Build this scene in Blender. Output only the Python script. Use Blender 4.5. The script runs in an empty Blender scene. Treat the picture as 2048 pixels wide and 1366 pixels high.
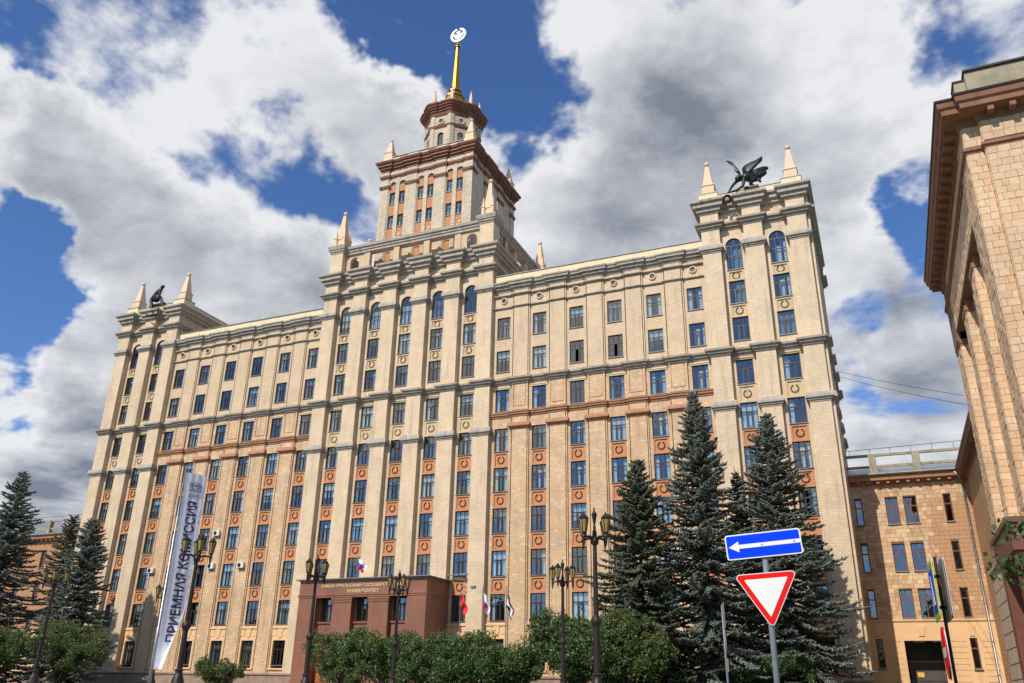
import bpy, math, random
import numpy as np
from mathutils import Matrix, Vector
R = math.radians
scn = bpy.context.scene
col = scn.collection

# ---------------------------------------------------------------- camera
def make_camera():
    c = bpy.data.cameras.new('camera'); o = bpy.data.objects.new('camera', c); col.objects.link(o)
    yaw, pitch, roll = 0.4104790, 0.3959236, 0.0192581
    f0 = Vector((0, math.cos(pitch), math.sin(pitch))); u0 = Vector((0, -math.sin(pitch), math.cos(pitch))); r0 = Vector((1, 0, 0))
    r = math.cos(roll)*r0 + math.sin(roll)*u0; u = -math.sin(roll)*r0 + math.cos(roll)*u0
    Z = Matrix.Rotation(yaw, 3, 'Z'); r, u, f = Z @ r, Z @ u, Z @ f0
    m = Matrix(((r.x, u.x, -f.x, 45.011), (r.y, u.y, -f.y, -73.671), (r.z, u.z, -f.z, 1.631), (0, 0, 0, 1)))
    o.matrix_world = m
    c.sensor_width = 36; c.sensor_fit = 'HORIZONTAL'; c.lens = 1675.98/2048*36
    c.clip_start = .1; c.clip_end = 5000
    scn.camera = o
make_camera()

# ---------------------------------------------------------------- light
SUN = Vector((.26, 1.0, -.98)).normalized()          # direction the light travels
def make_sun():
    l = bpy.data.lights.new('sun', 'SUN'); l.energy = 4.5; l.angle = R(.53); l.color = (1, .935, .83)
    o = bpy.data.objects.new('sun', l); col.objects.link(o)
    o.rotation_euler = SUN.to_track_quat('-Z', 'Y').to_euler(); o.location = (-40, -160, 160)
make_sun()
vs = scn.view_settings; vs.view_transform = 'Standard'; vs.look = 'None'; vs.exposure = 0; vs.gamma = 1; vs.use_curve_mapping = False
scn.cycles.use_denoising = True; scn.cycles.max_bounces = 6; scn.cycles.diffuse_bounces = 3; scn.cycles.glossy_bounces = 3
scn.cycles.transparent_max_bounces = 8; scn.cycles.sample_clamp_indirect = 6

class NT:
    """small node-tree helper"""
    def __init__(s, nt): s.nt = nt; nt.nodes.clear()
    def n(s, typ, **k):
        x = s.nt.nodes.new(typ)
        for a, b in k.items():
            if a.startswith('i_'):
                key = a[2:]; key = int(key) if key.isdigit() else key
                s.set(x.inputs[key], b)
            else: setattr(x, a, b)
        return x
    def set(s, inp, v):
        if hasattr(v, 'is_linked') or isinstance(v, bpy.types.NodeSocket): s.nt.links.new(v, inp)
        else: inp.default_value = v
    def math(s, op, a, b=None, c=None, clamp=False):
        x = s.nt.nodes.new('ShaderNodeMath'); x.operation = op; x.use_clamp = clamp
        s.set(x.inputs[0], a)
        if b is not None: s.set(x.inputs[1], b)
        if c is not None: s.set(x.inputs[2], c)
        return x.outputs[0]
    def vm(s, op, a, b=None):
        x = s.nt.nodes.new('ShaderNodeVectorMath'); x.operation = op
        s.set(x.inputs[0], a)
        if b is not None: s.set(x.inputs[3 if op == 'SCALE' else 1], b)
        return x.outputs['Value'] if op in ('DOT_PRODUCT', 'LENGTH') else x.outputs[0]
    def mix(s, f, a, b, blend='MIX', typ='RGBA'):
        x = s.nt.nodes.new('ShaderNodeMix'); x.data_type = typ; x.blend_type = blend; x.clamp_factor = True
        i = {'RGBA': (0, 6, 7), 'FLOAT': (0, 2, 3)}[typ]
        for k, v in zip(i, (f, a, b)):
            if typ == 'RGBA' and isinstance(v, tuple) and len(v) == 3: v = v + (1,)
            s.set(x.inputs[k], v)
        return x.outputs[2 if typ == 'RGBA' else 0]
    def ramp(s, v, a, b, c=0., d=1., smooth=True):
        x = s.nt.nodes.new('ShaderNodeMapRange'); x.interpolation_type = 'SMOOTHSTEP' if smooth else 'LINEAR'
        for k, q in zip(range(5), (v, a, b, c, d)): s.set(x.inputs[k], q)
        return x.outputs[0]
    def noise(s, vec, scale, detail=3., rough=.55, out=0, dist=0.):
        x = s.nt.nodes.new('ShaderNodeTexNoise'); s.set(x.inputs['Vector'], vec)
        x.inputs['Scale'].default_value = scale; x.inputs['Detail'].default_value = detail; x.inputs['Roughness'].default_value = rough
        x.inputs['Distortion'].default_value = dist
        return x.outputs[out]

def make_world():
    w = bpy.data.worlds.new('World'); scn.world = w; w.use_nodes = True
    w.cycles.sampling_method = 'MANUAL'; w.cycles.sample_map_resolution = 512
    t = NT(w.node_tree)
    sky = t.n('ShaderNodeTexSky', sky_type='NISHITA', sun_disc=False)
    sky.sun_elevation = math.asin(-SUN.z); sky.sun_rotation = math.atan2(-SUN.x, -SUN.y)
    sky.altitude = 300; sky.air_density = 1.0; sky.dust_density = .2; sky.ozone_density = 2.0
    skyc = t.mix(1., sky.outputs[0], (.78, 1.08, 1.52), 'MULTIPLY')
    d = t.n('ShaderNodeTexCoord').outputs['Generated']
    sp = t.n('ShaderNodeSeparateXYZ', i_0=d).outputs
    zz = t.math('MAXIMUM', t.math('ADD', sp[2], .14), .05)
    p = t.n('ShaderNodeCombineXYZ', i_0=t.math('DIVIDE', sp[0], zz), i_1=t.math('DIVIDE', sp[1], zz), i_2=0.).outputs[0]
    p = t.vm('ADD', p, CLOUD_OFF)
    # ragged direction: keeps the placed clouds from showing round outlines
    nv = t.noise(d, 5.5, 5., .6, out=1)
    dr = t.vm('NORMALIZE', t.vm('ADD', d, t.vm('SCALE', t.vm('SUBTRACT', nv, (.5, .5, .5)), .34)))
    def dens(vec):
        a = t.noise(vec, 2.1, 12., .58, dist=.2)
        b = t.noise(vec, .55, 2., .5)
        return t.math('ADD', t.math('MULTIPLY', a, 1.25), t.math('MULTIPLY', b, .3))
    def blobs(lst):
        s = None
        for (c, k, wt) in lst:
            g = t.math('MULTIPLY', t.math('POWER', t.math('MAXIMUM', t.vm('DOT_PRODUCT', dr, c), 0.), k), wt)
            s = g if s is None else t.math('ADD', s, g)
        return s
    bias = blobs(CLOUDS)
    den = t.math('ADD', dens(p), bias)
    den2 = t.math('ADD', dens(t.vm('ADD', p, (-.045, -.15, 0.))), bias)
    cov = t.ramp(den, .74, .90)
    thick = t.ramp(t.math('ADD', den, blobs(DARK)), .86, 1.36)
    relief = t.math('MULTIPLY', t.math('SUBTRACT', den, den2), 1.9)
    lum = t.math('ADD', t.math('SUBTRACT', .96, t.math('MULTIPLY', thick, .62)), relief)
    lum = t.math('ADD', lum, t.math('MULTIPLY', t.math('SUBTRACT', t.noise(p, 4., 6., .6), .5), .22))
    lum = t.math('MINIMUM', t.math('MAXIMUM', lum, .05), 1.1)
    shade = t.mix(t.ramp(lum, .05, .95, 0., 1., False), (2.3, 2.6, 3.2), (9.0, 9.1, 9.3))
    c = t.mix(t.math('MULTIPLY', cov, .96), skyc, shade)
    bg = t.n('ShaderNodeBackground', i_0=c); bg.inputs[1].default_value = .095
    out = t.n('ShaderNodeOutputWorld'); t.nt.links.new(bg.outputs[0], out.inputs[0])
# clouds where the photograph has them: direction, tightness, weight
CLOUD_OFF = (3.7, 1.3, 0.)
CLOUDS = [((-0.687, 0.413, 0.599), 228, 0.12), ((-0.734, 0.46, 0.5), 459, 0.34), ((-0.756, 0.491, 0.433), 385, 0.20), ((-0.48, 0.632, 0.608), 194, 0.22), ((-0.433, 0.675, 0.597), 522, 0.28), ((-0.696, 0.551, 0.46), 148, 0.20), ((-0.585, 0.674, 0.451), 259, 0.26), ((-0.734, 0.582, 0.35), 471, 0.26), ((-0.162, 0.746, 0.646), 76, 0.20), ((-0.172, 0.831, 0.529), 78, 0.20), ((0.011, 0.813, 0.583), 120, 0.18), ((0.077, 0.804, 0.59), 517, 0.06), ((0.066, 0.956, 0.285), 138, 0.22), ((-0.787, 0.569, 0.24), 285, 0.30), ((-0.767, 0.612, 0.196), 359, 0.25), ((-0.596, 0.52, 0.612), 309, 0.10), ((-0.324, 0.791, 0.519), 493, 0.12), ((-0.517, 0.585, 0.625), 468, 0.08), ((-0.639, 0.575, 0.511), 297, 0.10), ((-0.346, 0.646, 0.681), 262, -0.26), ((-0.429, 0.603, 0.673), 934, -0.16), ((-0.61, 0.48, 0.63), 890, -0.14), ((-0.329, 0.722, 0.608), 1157, -0.20), ((-0.552, 0.631, 0.545), 371, -0.20), ((-0.766, 0.529, 0.367), 643, -0.26), ((-0.731, 0.42, 0.538), 2019, -0.10), ((0.133, 0.771, 0.622), 867, -0.20), ((0.079, 0.878, 0.473), 762, -0.20), ((0.006, 0.922, 0.386), 1500, -0.18), ((-0.686, 0.489, 0.538), 492, -0.12), ((-0.611, 0.575, 0.544), 495, -0.10), ((0.104, 0.906, 0.41), 1793, -0.16), ((-0.554, 0.683, 0.476), 1743, -0.10)]
DARK = [((-0.704, 0.557, 0.44), 166, 0.34), ((-0.172, 0.831, 0.529), 123, 0.30), ((-0.074, 0.831, 0.552), 340, 0.10), ((0.068, 0.953, 0.295), 117, 0.24), ((0.051, 0.936, 0.349), 421, 0.12), ((-0.772, 0.602, 0.205), 149, 0.30), ((-0.115, 0.78, 0.616), 213, 0.10), ((0.055, 0.838, 0.543), 355, 0.12), ((-0.488, 0.673, 0.556), 293, 0.16), ((-0.629, 0.67, 0.394), 317, 0.20), ((-0.588, 0.526, 0.614), 359, 0.14)]
make_world()

# ---------------------------------------------------------------- helpers
rnd = random.Random(7)
class MB:
    """collects faces and links them as one mesh object"""
    def __init__(s): s.v = []; s.f = []; s.M = None
    def add(s, vs, fs):
        b = len(s.v)
        if s.M is not None: vs = [tuple(s.M @ Vector(p)) for p in vs]
        s.v += [tuple(p) for p in vs]; s.f += [tuple(b+i for i in f) for f in fs]
        return s
    def box(s, x0, x1, y0, y1, z0, z1):
        v = [(x0,y0,z0),(x1,y0,z0),(x1,y1,z0),(x0,y1,z0),(x0,y0,z1),(x1,y0,z1),(x1,y1,z1),(x0,y1,z1)]
        return s.add(v, [(0,3,2,1),(4,5,6,7),(0,1,5,4),(1,2,6,5),(2,3,7,6),(3,0,4,7)])
    def frustum(s, cx, cy, z0, z1, a0, a1, n=4, rot=None, b0=None, b1=None):
        """n-sided tapered prism; for n == 4 a0/a1 are half widths"""
        v = []
        for z, a, b in ((z0, a0, b0), (z1, a1, b1)):
            if n == 4 and rot is None:
                b = a if b is None else b
                v += [(cx-a,cy-b,z),(cx+a,cy-b,z),(cx+a,cy+b,z),(cx-a,cy+b,z)]
            else:
                v += [(cx+a*math.cos((rot or 0)+2*math.pi*i/n), cy+a*math.sin((rot or 0)+2*math.pi*i/n), z) for i in range(n)]
        f = [(i, (i+1)%n, n+(i+1)%n, n+i) for i in range(n)] + [tuple(range(n-1,-1,-1)), tuple(range(n, 2*n))]
        return s.add(v, f)
    def lathe(s, cx, cy, prof, n=16):
        v = []; f = []; m = len(prof)
        for (r, z) in prof:
            v += [(cx+r*math.cos(2*math.pi*i/n), cy+r*math.sin(2*math.pi*i/n), z) for i in range(n)]
        for k in range(m-1):
            f += [(k*n+i, k*n+(i+1)%n, (k+1)*n+(i+1)%n, (k+1)*n+i) for i in range(n)]
        f += [tuple(range(n-1,-1,-1)), tuple(range((m-1)*n, m*n))]
        return s.add(v, f)
    def ball(s, cx, cy, cz, r, n=12, m=7, sq=1.):
        return s.lathe(cx, cy, [(max(.002, r*math.sin(math.pi*i/m)), cz-r*sq*math.cos(math.pi*i/m)) for i in range(m+1)], n)
    def tube(s, pts, rads, n=6):
        pts = [Vector(p) for p in pts]; v = []; f = []
        if not hasattr(rads, '__len__'): rads = [rads]*len(pts)
        for i, p in enumerate(pts):
            t = (pts[min(i+1, len(pts)-1)]-pts[max(i-1, 0)]).normalized()
            a = t.cross(Vector((0,0,1)) if abs(t.z) < .9 else Vector((1,0,0))).normalized(); b = t.cross(a)
            v += [tuple(p+rads[i]*(math.cos(2*math.pi*k/n)*a+math.sin(2*math.pi*k/n)*b)) for k in range(n)]
        for i in range(len(pts)-1):
            f += [(i*n+k, (i+1)*n+k, (i+1)*n+(k+1)%n, i*n+(k+1)%n) for k in range(n)]
        f += [tuple(range(n)), tuple(range(len(pts)*n-1, (len(pts)-1)*n-1, -1))]
        return s.add(v, f)
    def prism(s, poly, y0, y1):
        """polygon in x,z (counter-clockwise seen from -y) extruded along y"""
        n = len(poly)
        v = [(x,y0,z) for x,z in poly] + [(x,y1,z) for x,z in poly]
        f = [tuple(range(n)), tuple(range(2*n-1, n-1, -1))] + [((i+1)%n, i, n+i, n+(i+1)%n) for i in range(n)]
        return s.add(v, f)
    def plan(s, poly, z0, z1):
        """polygon in x,y extruded along z"""
        n = len(poly)
        v = [(x,y,z0) for x,y in poly] + [(x,y,z1) for x,y in poly]
        f = [tuple(range(n-1,-1,-1)), tuple(range(n, 2*n))] + [(i, (i+1)%n, n+(i+1)%n, n+i) for i in range(n)]
        return s.add(v, f)
    def moulding(s, path, prof, closed=False):
        """a profile of (outward, z) run along a plan path; outward is to the right of travel; mitred corners"""
        P = [Vector(p) for p in path]; n = len(P); off = []
        def nrm(a, b): d = (b-a).normalized(); return Vector((d.y, -d.x))
        for i in range(n):
            if closed: n1, n2 = nrm(P[i-1], P[i]), nrm(P[i], P[(i+1)%n])
            else:
                n1 = nrm(P[i-1], P[i]) if i else nrm(P[0], P[1]); n2 = nrm(P[i], P[i+1]) if i < n-1 else n1
            off.append((n1+n2)/(1+n1.dot(n2)))
        m = len(prof); v = []; f = []
        for i in range(n):
            v += [(P[i].x+o*off[i].x, P[i].y+o*off[i].y, z) for o, z in prof]
        for i in range(n if closed else n-1):
            j = (i+1) % n
            f += [(i*m+k, j*m+k, j*m+k+1, i*m+k+1) for k in range(m-1)]
        if not closed: f += [tuple(range(m)), tuple(range(n*m-1, (n-1)*m-1, -1))]
        return s.add(v, f)
    def arch_wall(s, cx, r, zs, ztop, y0, y1, hw=None, n=14):
        """wall with a half-round hole of radius r springing at zs, filled up to ztop, out to hw"""
        hw = hw or r; v = []; f = []
        for i in range(n+1):
            a = math.pi*i/n; x, z = cx-r*math.cos(a), zs+r*math.sin(a)
            v += [(x,y0,z),(x,y0,ztop),(x,y1,z),(x,y1,ztop)]
        for i in range(n):
            b = 4*i; f += [(b,b+4,b+5,b+1),(b+2,b+3,b+7,b+6),(b,b+2,b+6,b+4),(b+1,b+5,b+7,b+3)]
        s.add(v, f)
        if hw > r+.001: s.box(cx-hw, cx-r, y0, y1, zs, ztop); s.box(cx+r, cx+hw, y0, y1, zs, ztop)
        return s
    def mesh(s, name, mat, smooth=False):
        me = bpy.data.meshes.new(name); me.from_pydata(s.v, [], s.f)
        if mat is not None: me.materials.append(mat)
        if smooth: me.polygons.foreach_set('use_smooth', [True]*len(me.polygons))
        return me
    def build(s, name, mat, parent=None, smooth=False, loc=(0,0,0), kind=None):
        return put(name, s.mesh(name, mat, smooth), parent, loc, kind)
def put(name, me, parent=None, loc=(0,0,0), kind=None, scale=None, rz=0):
    o = bpy.data.objects.new(name, me); col.objects.link(o); o.location = loc
    if scale: o.scale = scale
    if rz: o.rotation_euler = (0, 0, rz)
    if parent is not None: o.parent = parent
    if kind: o['kind'] = kind
    return o
def thing(name, label, cat, loc=(0,0,0), group=None, rz=0):
    o = bpy.data.objects.new(name, None); col.objects.link(o); o.location = loc; o.rotation_euler = (0,0,rz); o.empty_display_size = .3
    return tag(o, label, cat, group)
def tag(o, label, cat, group=None):
    o['label'] = label; o['category'] = cat
    if group: o['group'] = group
    return o
def copy_tree(o, parent=None):
    c = o.copy(); col.objects.link(c); c.parent = parent
    for ch in [x for x in o.children]: copy_tree(ch, c)
    return c
def np_mesh(name, verts, faces, mat, smooth=False):
    """verts (n,3), faces (m,k) arrays"""
    me = bpy.data.meshes.new(name); k = faces.shape[1]
    me.vertices.add(len(verts)); me.vertices.foreach_set('co', verts.astype(np.float32).ravel())
    me.loops.add(faces.size); me.loops.foreach_set('vertex_index', faces.astype(np.int32).ravel())
    me.polygons.add(len(faces)); me.polygons.foreach_set('loop_start', np.arange(0, faces.size, k, dtype=np.int32))
    me.polygons.foreach_set('loop_total', np.full(len(faces), k, dtype=np.int32))
    if smooth: me.polygons.foreach_set('use_smooth', np.ones(len(faces), dtype=bool))
    me.update(calc_edges=True); me.materials.append(mat); return me

# ---------------------------------------------------------------- materials
def new_mat(name):
    m = bpy.data.materials.new(name); m.use_nodes = True; t = NT(m.node_tree)
    out = t.n('ShaderNodeOutputMaterial'); b = t.n('ShaderNodeBsdfPrincipled'); t.nt.links.new(b.outputs[0], out.inputs[0])
    return m, t, b, out
def plain(name, c, rough=.8, var=.12, scale=1.5, metal=0., bump=0., bscale=30., streak=0., island=0., spec=None):
    m, t, b, out = new_mat(name)
    pos = t.n('ShaderNodeNewGeometry')
    n = t.noise(pos.outputs['Position'], scale, 5., .6)
    k = t.ramp(n, .25, .75, 1-var, 1+var, False)
    if streak:
        sv = t.vm('MULTIPLY', pos.outputs['Position'], (2.2, 2.2, .16))
        k = t.math('MULTIPLY', k, t.ramp(t.noise(sv, 1., 4., .65), .5, .72, 1., 1-streak))
    if island: k = t.math('MULTIPLY', k, t.math('ADD', 1-island, t.math('MULTIPLY', pos.outputs['Random Per Island'], 2*island)))
    kc = t.n('ShaderNodeCombineXYZ', i_0=k, i_1=k, i_2=k).outputs[0]
    t.set(b.inputs['Base Color'], t.mix(1., tuple(c), kc, 'MULTIPLY'))
    b.inputs['Roughness'].default_value = rough; b.inputs['Metallic'].default_value = metal
    if spec is not None: b.inputs['Specular IOR Level'].default_value = spec
    if bump:
        bn = t.n('ShaderNodeBump'); bn.inputs['Strength'].default_value = bump; bn.inputs['Distance'].default_value = .02
        t.set(bn.inputs['Height'], t.noise(pos.outputs['Position'], bscale, 3.)); t.set(b.inputs['Normal'], bn.outputs[0])
    return m
def brick(name, c1, c2, mortar, w=.34, h=.17, ms=.014, rough=.65, stain=.26, blotch=None):
    m, t, b, out = new_mat(name)
    g = t.n('ShaderNodeNewGeometry'); sp = t.n('ShaderNodeSeparateXYZ', i_0=g.outputs['Position']).outputs
    nn = t.n('ShaderNodeSeparateXYZ', i_0=g.outputs['True Normal']).outputs
    ax = t.math('GREATER_THAN', t.math('ABSOLUTE', nn[0]), .6)
    u = t.math('ADD', t.math('MULTIPLY', sp[0], t.math('SUBTRACT', 1., ax)), t.math('MULTIPLY', sp[1], ax))
    vec = t.n('ShaderNodeCombineXYZ', i_0=u, i_1=sp[2], i_2=0.).outputs[0]
    br = t.n('ShaderNodeTexBrick', i_Vector=vec); br.offset = .5
    br.inputs['Color1'].default_value = (*c1, 1); br.inputs['Color2'].default_value = (*c2, 1); br.inputs['Mortar'].default_value = (*mortar, 1)
    br.inputs['Scale'].default_value = 1; br.inputs['Mortar Size'].default_value = ms; br.inputs['Mortar Smooth'].default_value = .1
    br.inputs['Bias'].default_value = 0; br.inputs['Brick Width'].default_value = w; br.inputs['Row Height'].default_value = h
    c = br.outputs[0]
    if blotch:
        f = t.ramp(t.noise(t.vm('MULTIPLY', g.outputs['Position'], (1., 1., .6)), .23, 4., .6), .5, .68)
        c = t.mix(t.math('MULTIPLY', f, .6), c, blotch)
        cell = t.n('ShaderNodeTexWhiteNoise', i_Vector=t.vm('FLOOR', t.vm('DIVIDE', vec, (w, h, 1.))))
        c = t.mix(t.math('MULTIPLY', t.math('GREATER_THAN', cell.outputs[0], .93), .35), c, (.78, .68, .5))
    n = t.noise(g.outputs['Position'], .6, 5., .6)
    sv = t.vm('MULTIPLY', g.outputs['Position'], (1.7, 1.7, .13))
    k = t.math('MULTIPLY', t.ramp(n, .25, .75, 1-stain*.6, 1+stain*.5, False), t.ramp(t.noise(sv, 1., 5., .65), .5, .74, 1., 1-stain))
    c = t.mix(1., c, t.n('ShaderNodeCombineXYZ', i_0=k, i_1=k, i_2=k).outputs[0], 'MULTIPLY')
    t.set(b.inputs['Base Color'], c); b.inputs['Roughness'].default_value = rough
    bn = t.n('ShaderNodeBump'); bn.inputs['Strength'].default_value = .35; bn.inputs['Distance'].default_value = .012; bn.invert = True
    t.set(bn.inputs['Height'], br.outputs['Fac']); t.set(b.inputs['Normal'], bn.outputs[0])
    return m
def tile_mat(name, cols, rough=.6):
    """glazed facing tiles: each tile takes its own tone"""
    m, t, b, out = new_mat(name)
    g = t.n('ShaderNodeNewGeometry'); oi = t.n('ShaderNodeObjectInfo')
    r = t.math('FRACT', t.math('ADD', g.outputs['Random Per Island'], oi.outputs['Random']))
    cr = t.n('ShaderNodeValToRGB', i_0=r); el = cr.color_ramp.elements; cr.color_ramp.interpolation = 'LINEAR'
    for i, c in enumerate(cols):
        e = el[i] if i < 2 else el.new(0); e.position = i/(len(cols)-1); e.color = (*c, 1)
    n = t.noise(g.outputs['Position'], 6., 5., .65); big = t.noise(g.outputs['Position'], .35, 3.)
    k = t.math('MULTIPLY', t.ramp(n, .25, .75, .86, 1.12, False), t.ramp(big, .3, .7, .82, 1.1, False))
    t.set(b.inputs['Base Color'], t.mix(1., cr.outputs[0], t.n('ShaderNodeCombineXYZ', i_0=k, i_1=k, i_2=k).outputs[0], 'MULTIPLY'))
    b.inputs['Roughness'].default_value = rough
    bn = t.n('ShaderNodeBump'); bn.inputs['Strength'].default_value = .3; bn.inputs['Distance'].default_value = .01
    t.set(bn.inputs['Height'], n); t.set(b.inputs['Normal'], bn.outputs[0])
    return m
def glass_mat(name, boost=.12, tint=(1.,.97,.92)):
    m, t, b, out = new_mat(name); t.nt.nodes.remove(b)
    g = t.n('ShaderNodeNewGeometry'); oi = t.n('ShaderNodeObjectInfo')
    bn = t.n('ShaderNodeBump'); bn.inputs['Strength'].default_value = .25; bn.inputs['Distance'].default_value = .02
    t.set(bn.inputs['Height'], t.noise(g.outputs['Position'], 1.3, 1.))
    gl = t.n('ShaderNodeBsdfGlossy'); gl.inputs['Color'].default_value = (*tint, 1); gl.inputs['Roughness'].default_value = .015; t.set(gl.inputs['Normal'], bn.outputs[0])
    tr = t.n('ShaderNodeBsdfTransparent'); tr.inputs[0].default_value = (.80, .88, .92, 1)
    cs = t.math('ABSOLUTE', t.vm('DOT_PRODUCT', g.outputs['Normal'], g.outputs['Incoming']))
    f = t.math('ADD', t.math('MULTIPLY', t.math('POWER', t.math('SUBTRACT', 1., cs), 4.), .85), boost, clamp=True)
    mx = t.n('ShaderNodeMixShader'); t.set(mx.inputs[0], f); t.set(mx.inputs[1], tr.outputs[0]); t.set(mx.inputs[2], gl.outputs[0])
    t.nt.links.new(mx.outputs[0], out.inputs[0]); return m
def leaf_mat(name, c1, c2, trans=.25, rough=.55, dry=None):
    m, t, b, out = new_mat(name)
    g = t.n('ShaderNodeNewGeometry'); n = t.noise(g.outputs['Position'], .7, 3.)
    f = t.math('ADD', t.math('MULTIPLY', g.outputs['Random Per Island'], .6), t.ramp(n, .3, .7, 0., .4, False))
    c = t.mix(f, tuple(c1), tuple(c2))
    if dry: c = t.mix(t.math('LESS_THAN', t.math('FRACT', t.math('MULTIPLY', g.outputs['Random Per Island'], 37.7)), .07), c, tuple(dry))
    t.set(b.inputs['Base Color'], c); b.inputs['Roughness'].default_value = rough
    tl = t.n('ShaderNodeBsdfTranslucent'); t.set(tl.inputs[0], c)
    mx = t.n('ShaderNodeMixShader'); mx.inputs[0].default_value = trans
    t.nt.links.new(b.outputs[0], mx.inputs[1]); t.nt.links.new(tl.outputs[0], mx.inputs[2]); t.nt.links.new(mx.outputs[0], out.inputs[0])
    return m

M = dict(
    pale=brick('pale_tile', (.72,.555,.375), (.65,.49,.32), (.42,.31,.195)),
    cream=brick('cream_tile', (.68,.515,.34), (.605,.445,.28), (.39,.275,.165), stain=.2),
    ochre=brick('ochre_tile', (.68,.465,.28), (.585,.38,.215), (.35,.22,.125), stain=.3, blotch=(.54,.33,.165)),
    ivory=brick('ivory_tile', (.65,.54,.395), (.55,.44,.31), (.32,.25,.175), w=.46, h=.26, ms=.026, stain=.24),
    stone=plain('grey_stone', (.39,.34,.29), .75, .2, 1.2, bump=.3, streak=.45),
    red=plain('terracotta_stone', (.40,.19,.10), .75, .18, 1.5, bump=.3, streak=.25),
    maroon=plain('maroon_stone', (.22,.085,.05), .7, .25, 1.5, bump=.3, streak=.3),
    rust=plain('rust_stucco', (.52,.235,.11), .85, .1, .8, bump=.2, streak=.18),
    beige=plain('beige_stucco', (.58,.44,.27), .85, .1, .8, bump=.2, streak=.2),
    orange=plain('orange_stucco', (.74,.47,.25), .85, .08, .8, bump=.2, streak=.15),
    cream_plaster=plain('cream_plaster', (.76,.62,.40), .85, .06, .6, bump=.15, streak=.12),
    peach=plain('peach_plaster', (.74,.53,.36), .8, .07, 1., bump=.15, streak=.12),
    granite=brick('brown_granite', (.26,.112,.066), (.23,.096,.055), (.14,.057,.034), w=1.5, h=1.15, ms=.012, rough=.4, stain=.22),
    granite_dark=plain('dark_granite', (.16,.06,.035), .4, .2, 2., streak=.2),
    plinth=plain('plinth_granite', (.30,.20,.15), .8, .35, 1.3, bump=.6, bscale=8),
    frame=plain('window_frame', (.024,.012,.009), .45, .1),
    sill=plain('sill_metal', (.22,.21,.20), .5, .2, metal=.3),
    glass=glass_mat('window_glass'),
    curtain=plain('curtain_cloth', (.86,.86,.84), .9, .1, 3.),
    blind=plain('roller_blind', (.62,.74,.76), .9, .05),
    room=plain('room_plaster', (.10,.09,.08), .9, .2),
    roof=plain('roof_metal', (.32,.34,.35), .4, .25, .8, metal=.6, streak=.3),
    gold=plain('gilded_metal', (.42,.22,.042), .34, .3, 3., metal=1.),
    bronze=plain('dark_bronze', (.02,.021,.018), .42, .4, 3., metal=.4, bump=.4, bscale=9),
    iron=plain('lamp_iron', (.022,.014,.011), .5, .35, 6., metal=.3, bump=.3),
    white=plain('white_enamel', (.72,.72,.70), .4, .03),
    asphalt=plain('asphalt', (.055,.055,.058), .9, .25, .5, bump=.5, bscale=40),
    paving=plain('paving_stone', (.28,.26,.24), .85, .2, .6, bump=.3),
    grass=plain('lawn', (.05,.10,.025), .9, .4, 1.2, bump=.8, bscale=25),
    bark=plain('bark', (.075,.055,.042), .95, .4, 4., bump=.8, bscale=14),
)

# ---------------------------------------------------------------- ground
G0 = 1.5                                             # level of the square in front of the buildings
def make_ground():
    ys = [-2000, -300, -66, -64.5, -63, -61.5, -60, -58.5, -57, 60, 300, 2500]
    zs = [0, 0, 0, .04, .2, .45, .8, 1.15, G0, G0, G0, G0]
    xs = [-2500, -200, -60, 0, 60, 200, 2500]; n = len(xs)
    m = MB(); m.add([(x, y, z) for y, z in zip(ys, zs) for x in xs],
                    [(j*n+i, j*n+i+1, (j+1)*n+i+1, (j+1)*n+i) for j in range(len(ys)-1) for i in range(n-1)])
    m.build('ground', M['grass'], kind='structure')
    r = MB(); r.box(-300, 300, -92, -67, -.3, .004); r.build('road', M['asphalt'], kind='structure')
    k = MB(); k.box(-300, 300, -67, -66.75, -.3, .13); k.build('kerb', M['paving'], kind='structure')
    p = MB(); p.box(-60, 58, -52, -26, 1.2, G0+.004); p.box(-9, 9, -26, -4.4, 1.2, G0+.004); p.build('pavement', M['paving'], kind='structure')
make_ground()

# ---------------------------------------------------------------- the university building
SILL = {1:3.67, 2:7.6, 3:11.55, 4:15.55, 5:19.53, 6:23.52, 7:27.64, 8:31.9, 9:35.67, 10:39.24}
WH = 2.36; WW = .75; WALL = -.09
wing_b = [12.03+4.008*i for i in range(6)]; pav_b = [36.12, 40.19]
BAYS = [(-x, 'P') for x in reversed(pav_b)] + [(-x, 'W') for x in reversed(wing_b)] + [(x, 'C') for x in (-8., -4., 0., 4., 8.)] + \
       [(x, 'W') for x in wing_b] + [(x, 'P') for x in pav_b]
CP = [(-10.85,-9.15), (-6.85,-5.15), (-2.85,-1.15), (1.15,2.85), (5.15,6.85), (9.15,10.85)]     # piers of the middle block
PP = [(33.25,35.), (37.27,39.01), (41.33,43.05)]
WP = [(x+2.004-.87, x+2.004+.87) for x in wing_b[:-1]]
uni = thing('university_building', 'tall cream and orange university building with central tower, gilded spire and two corner pavilions', 'building')

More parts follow.
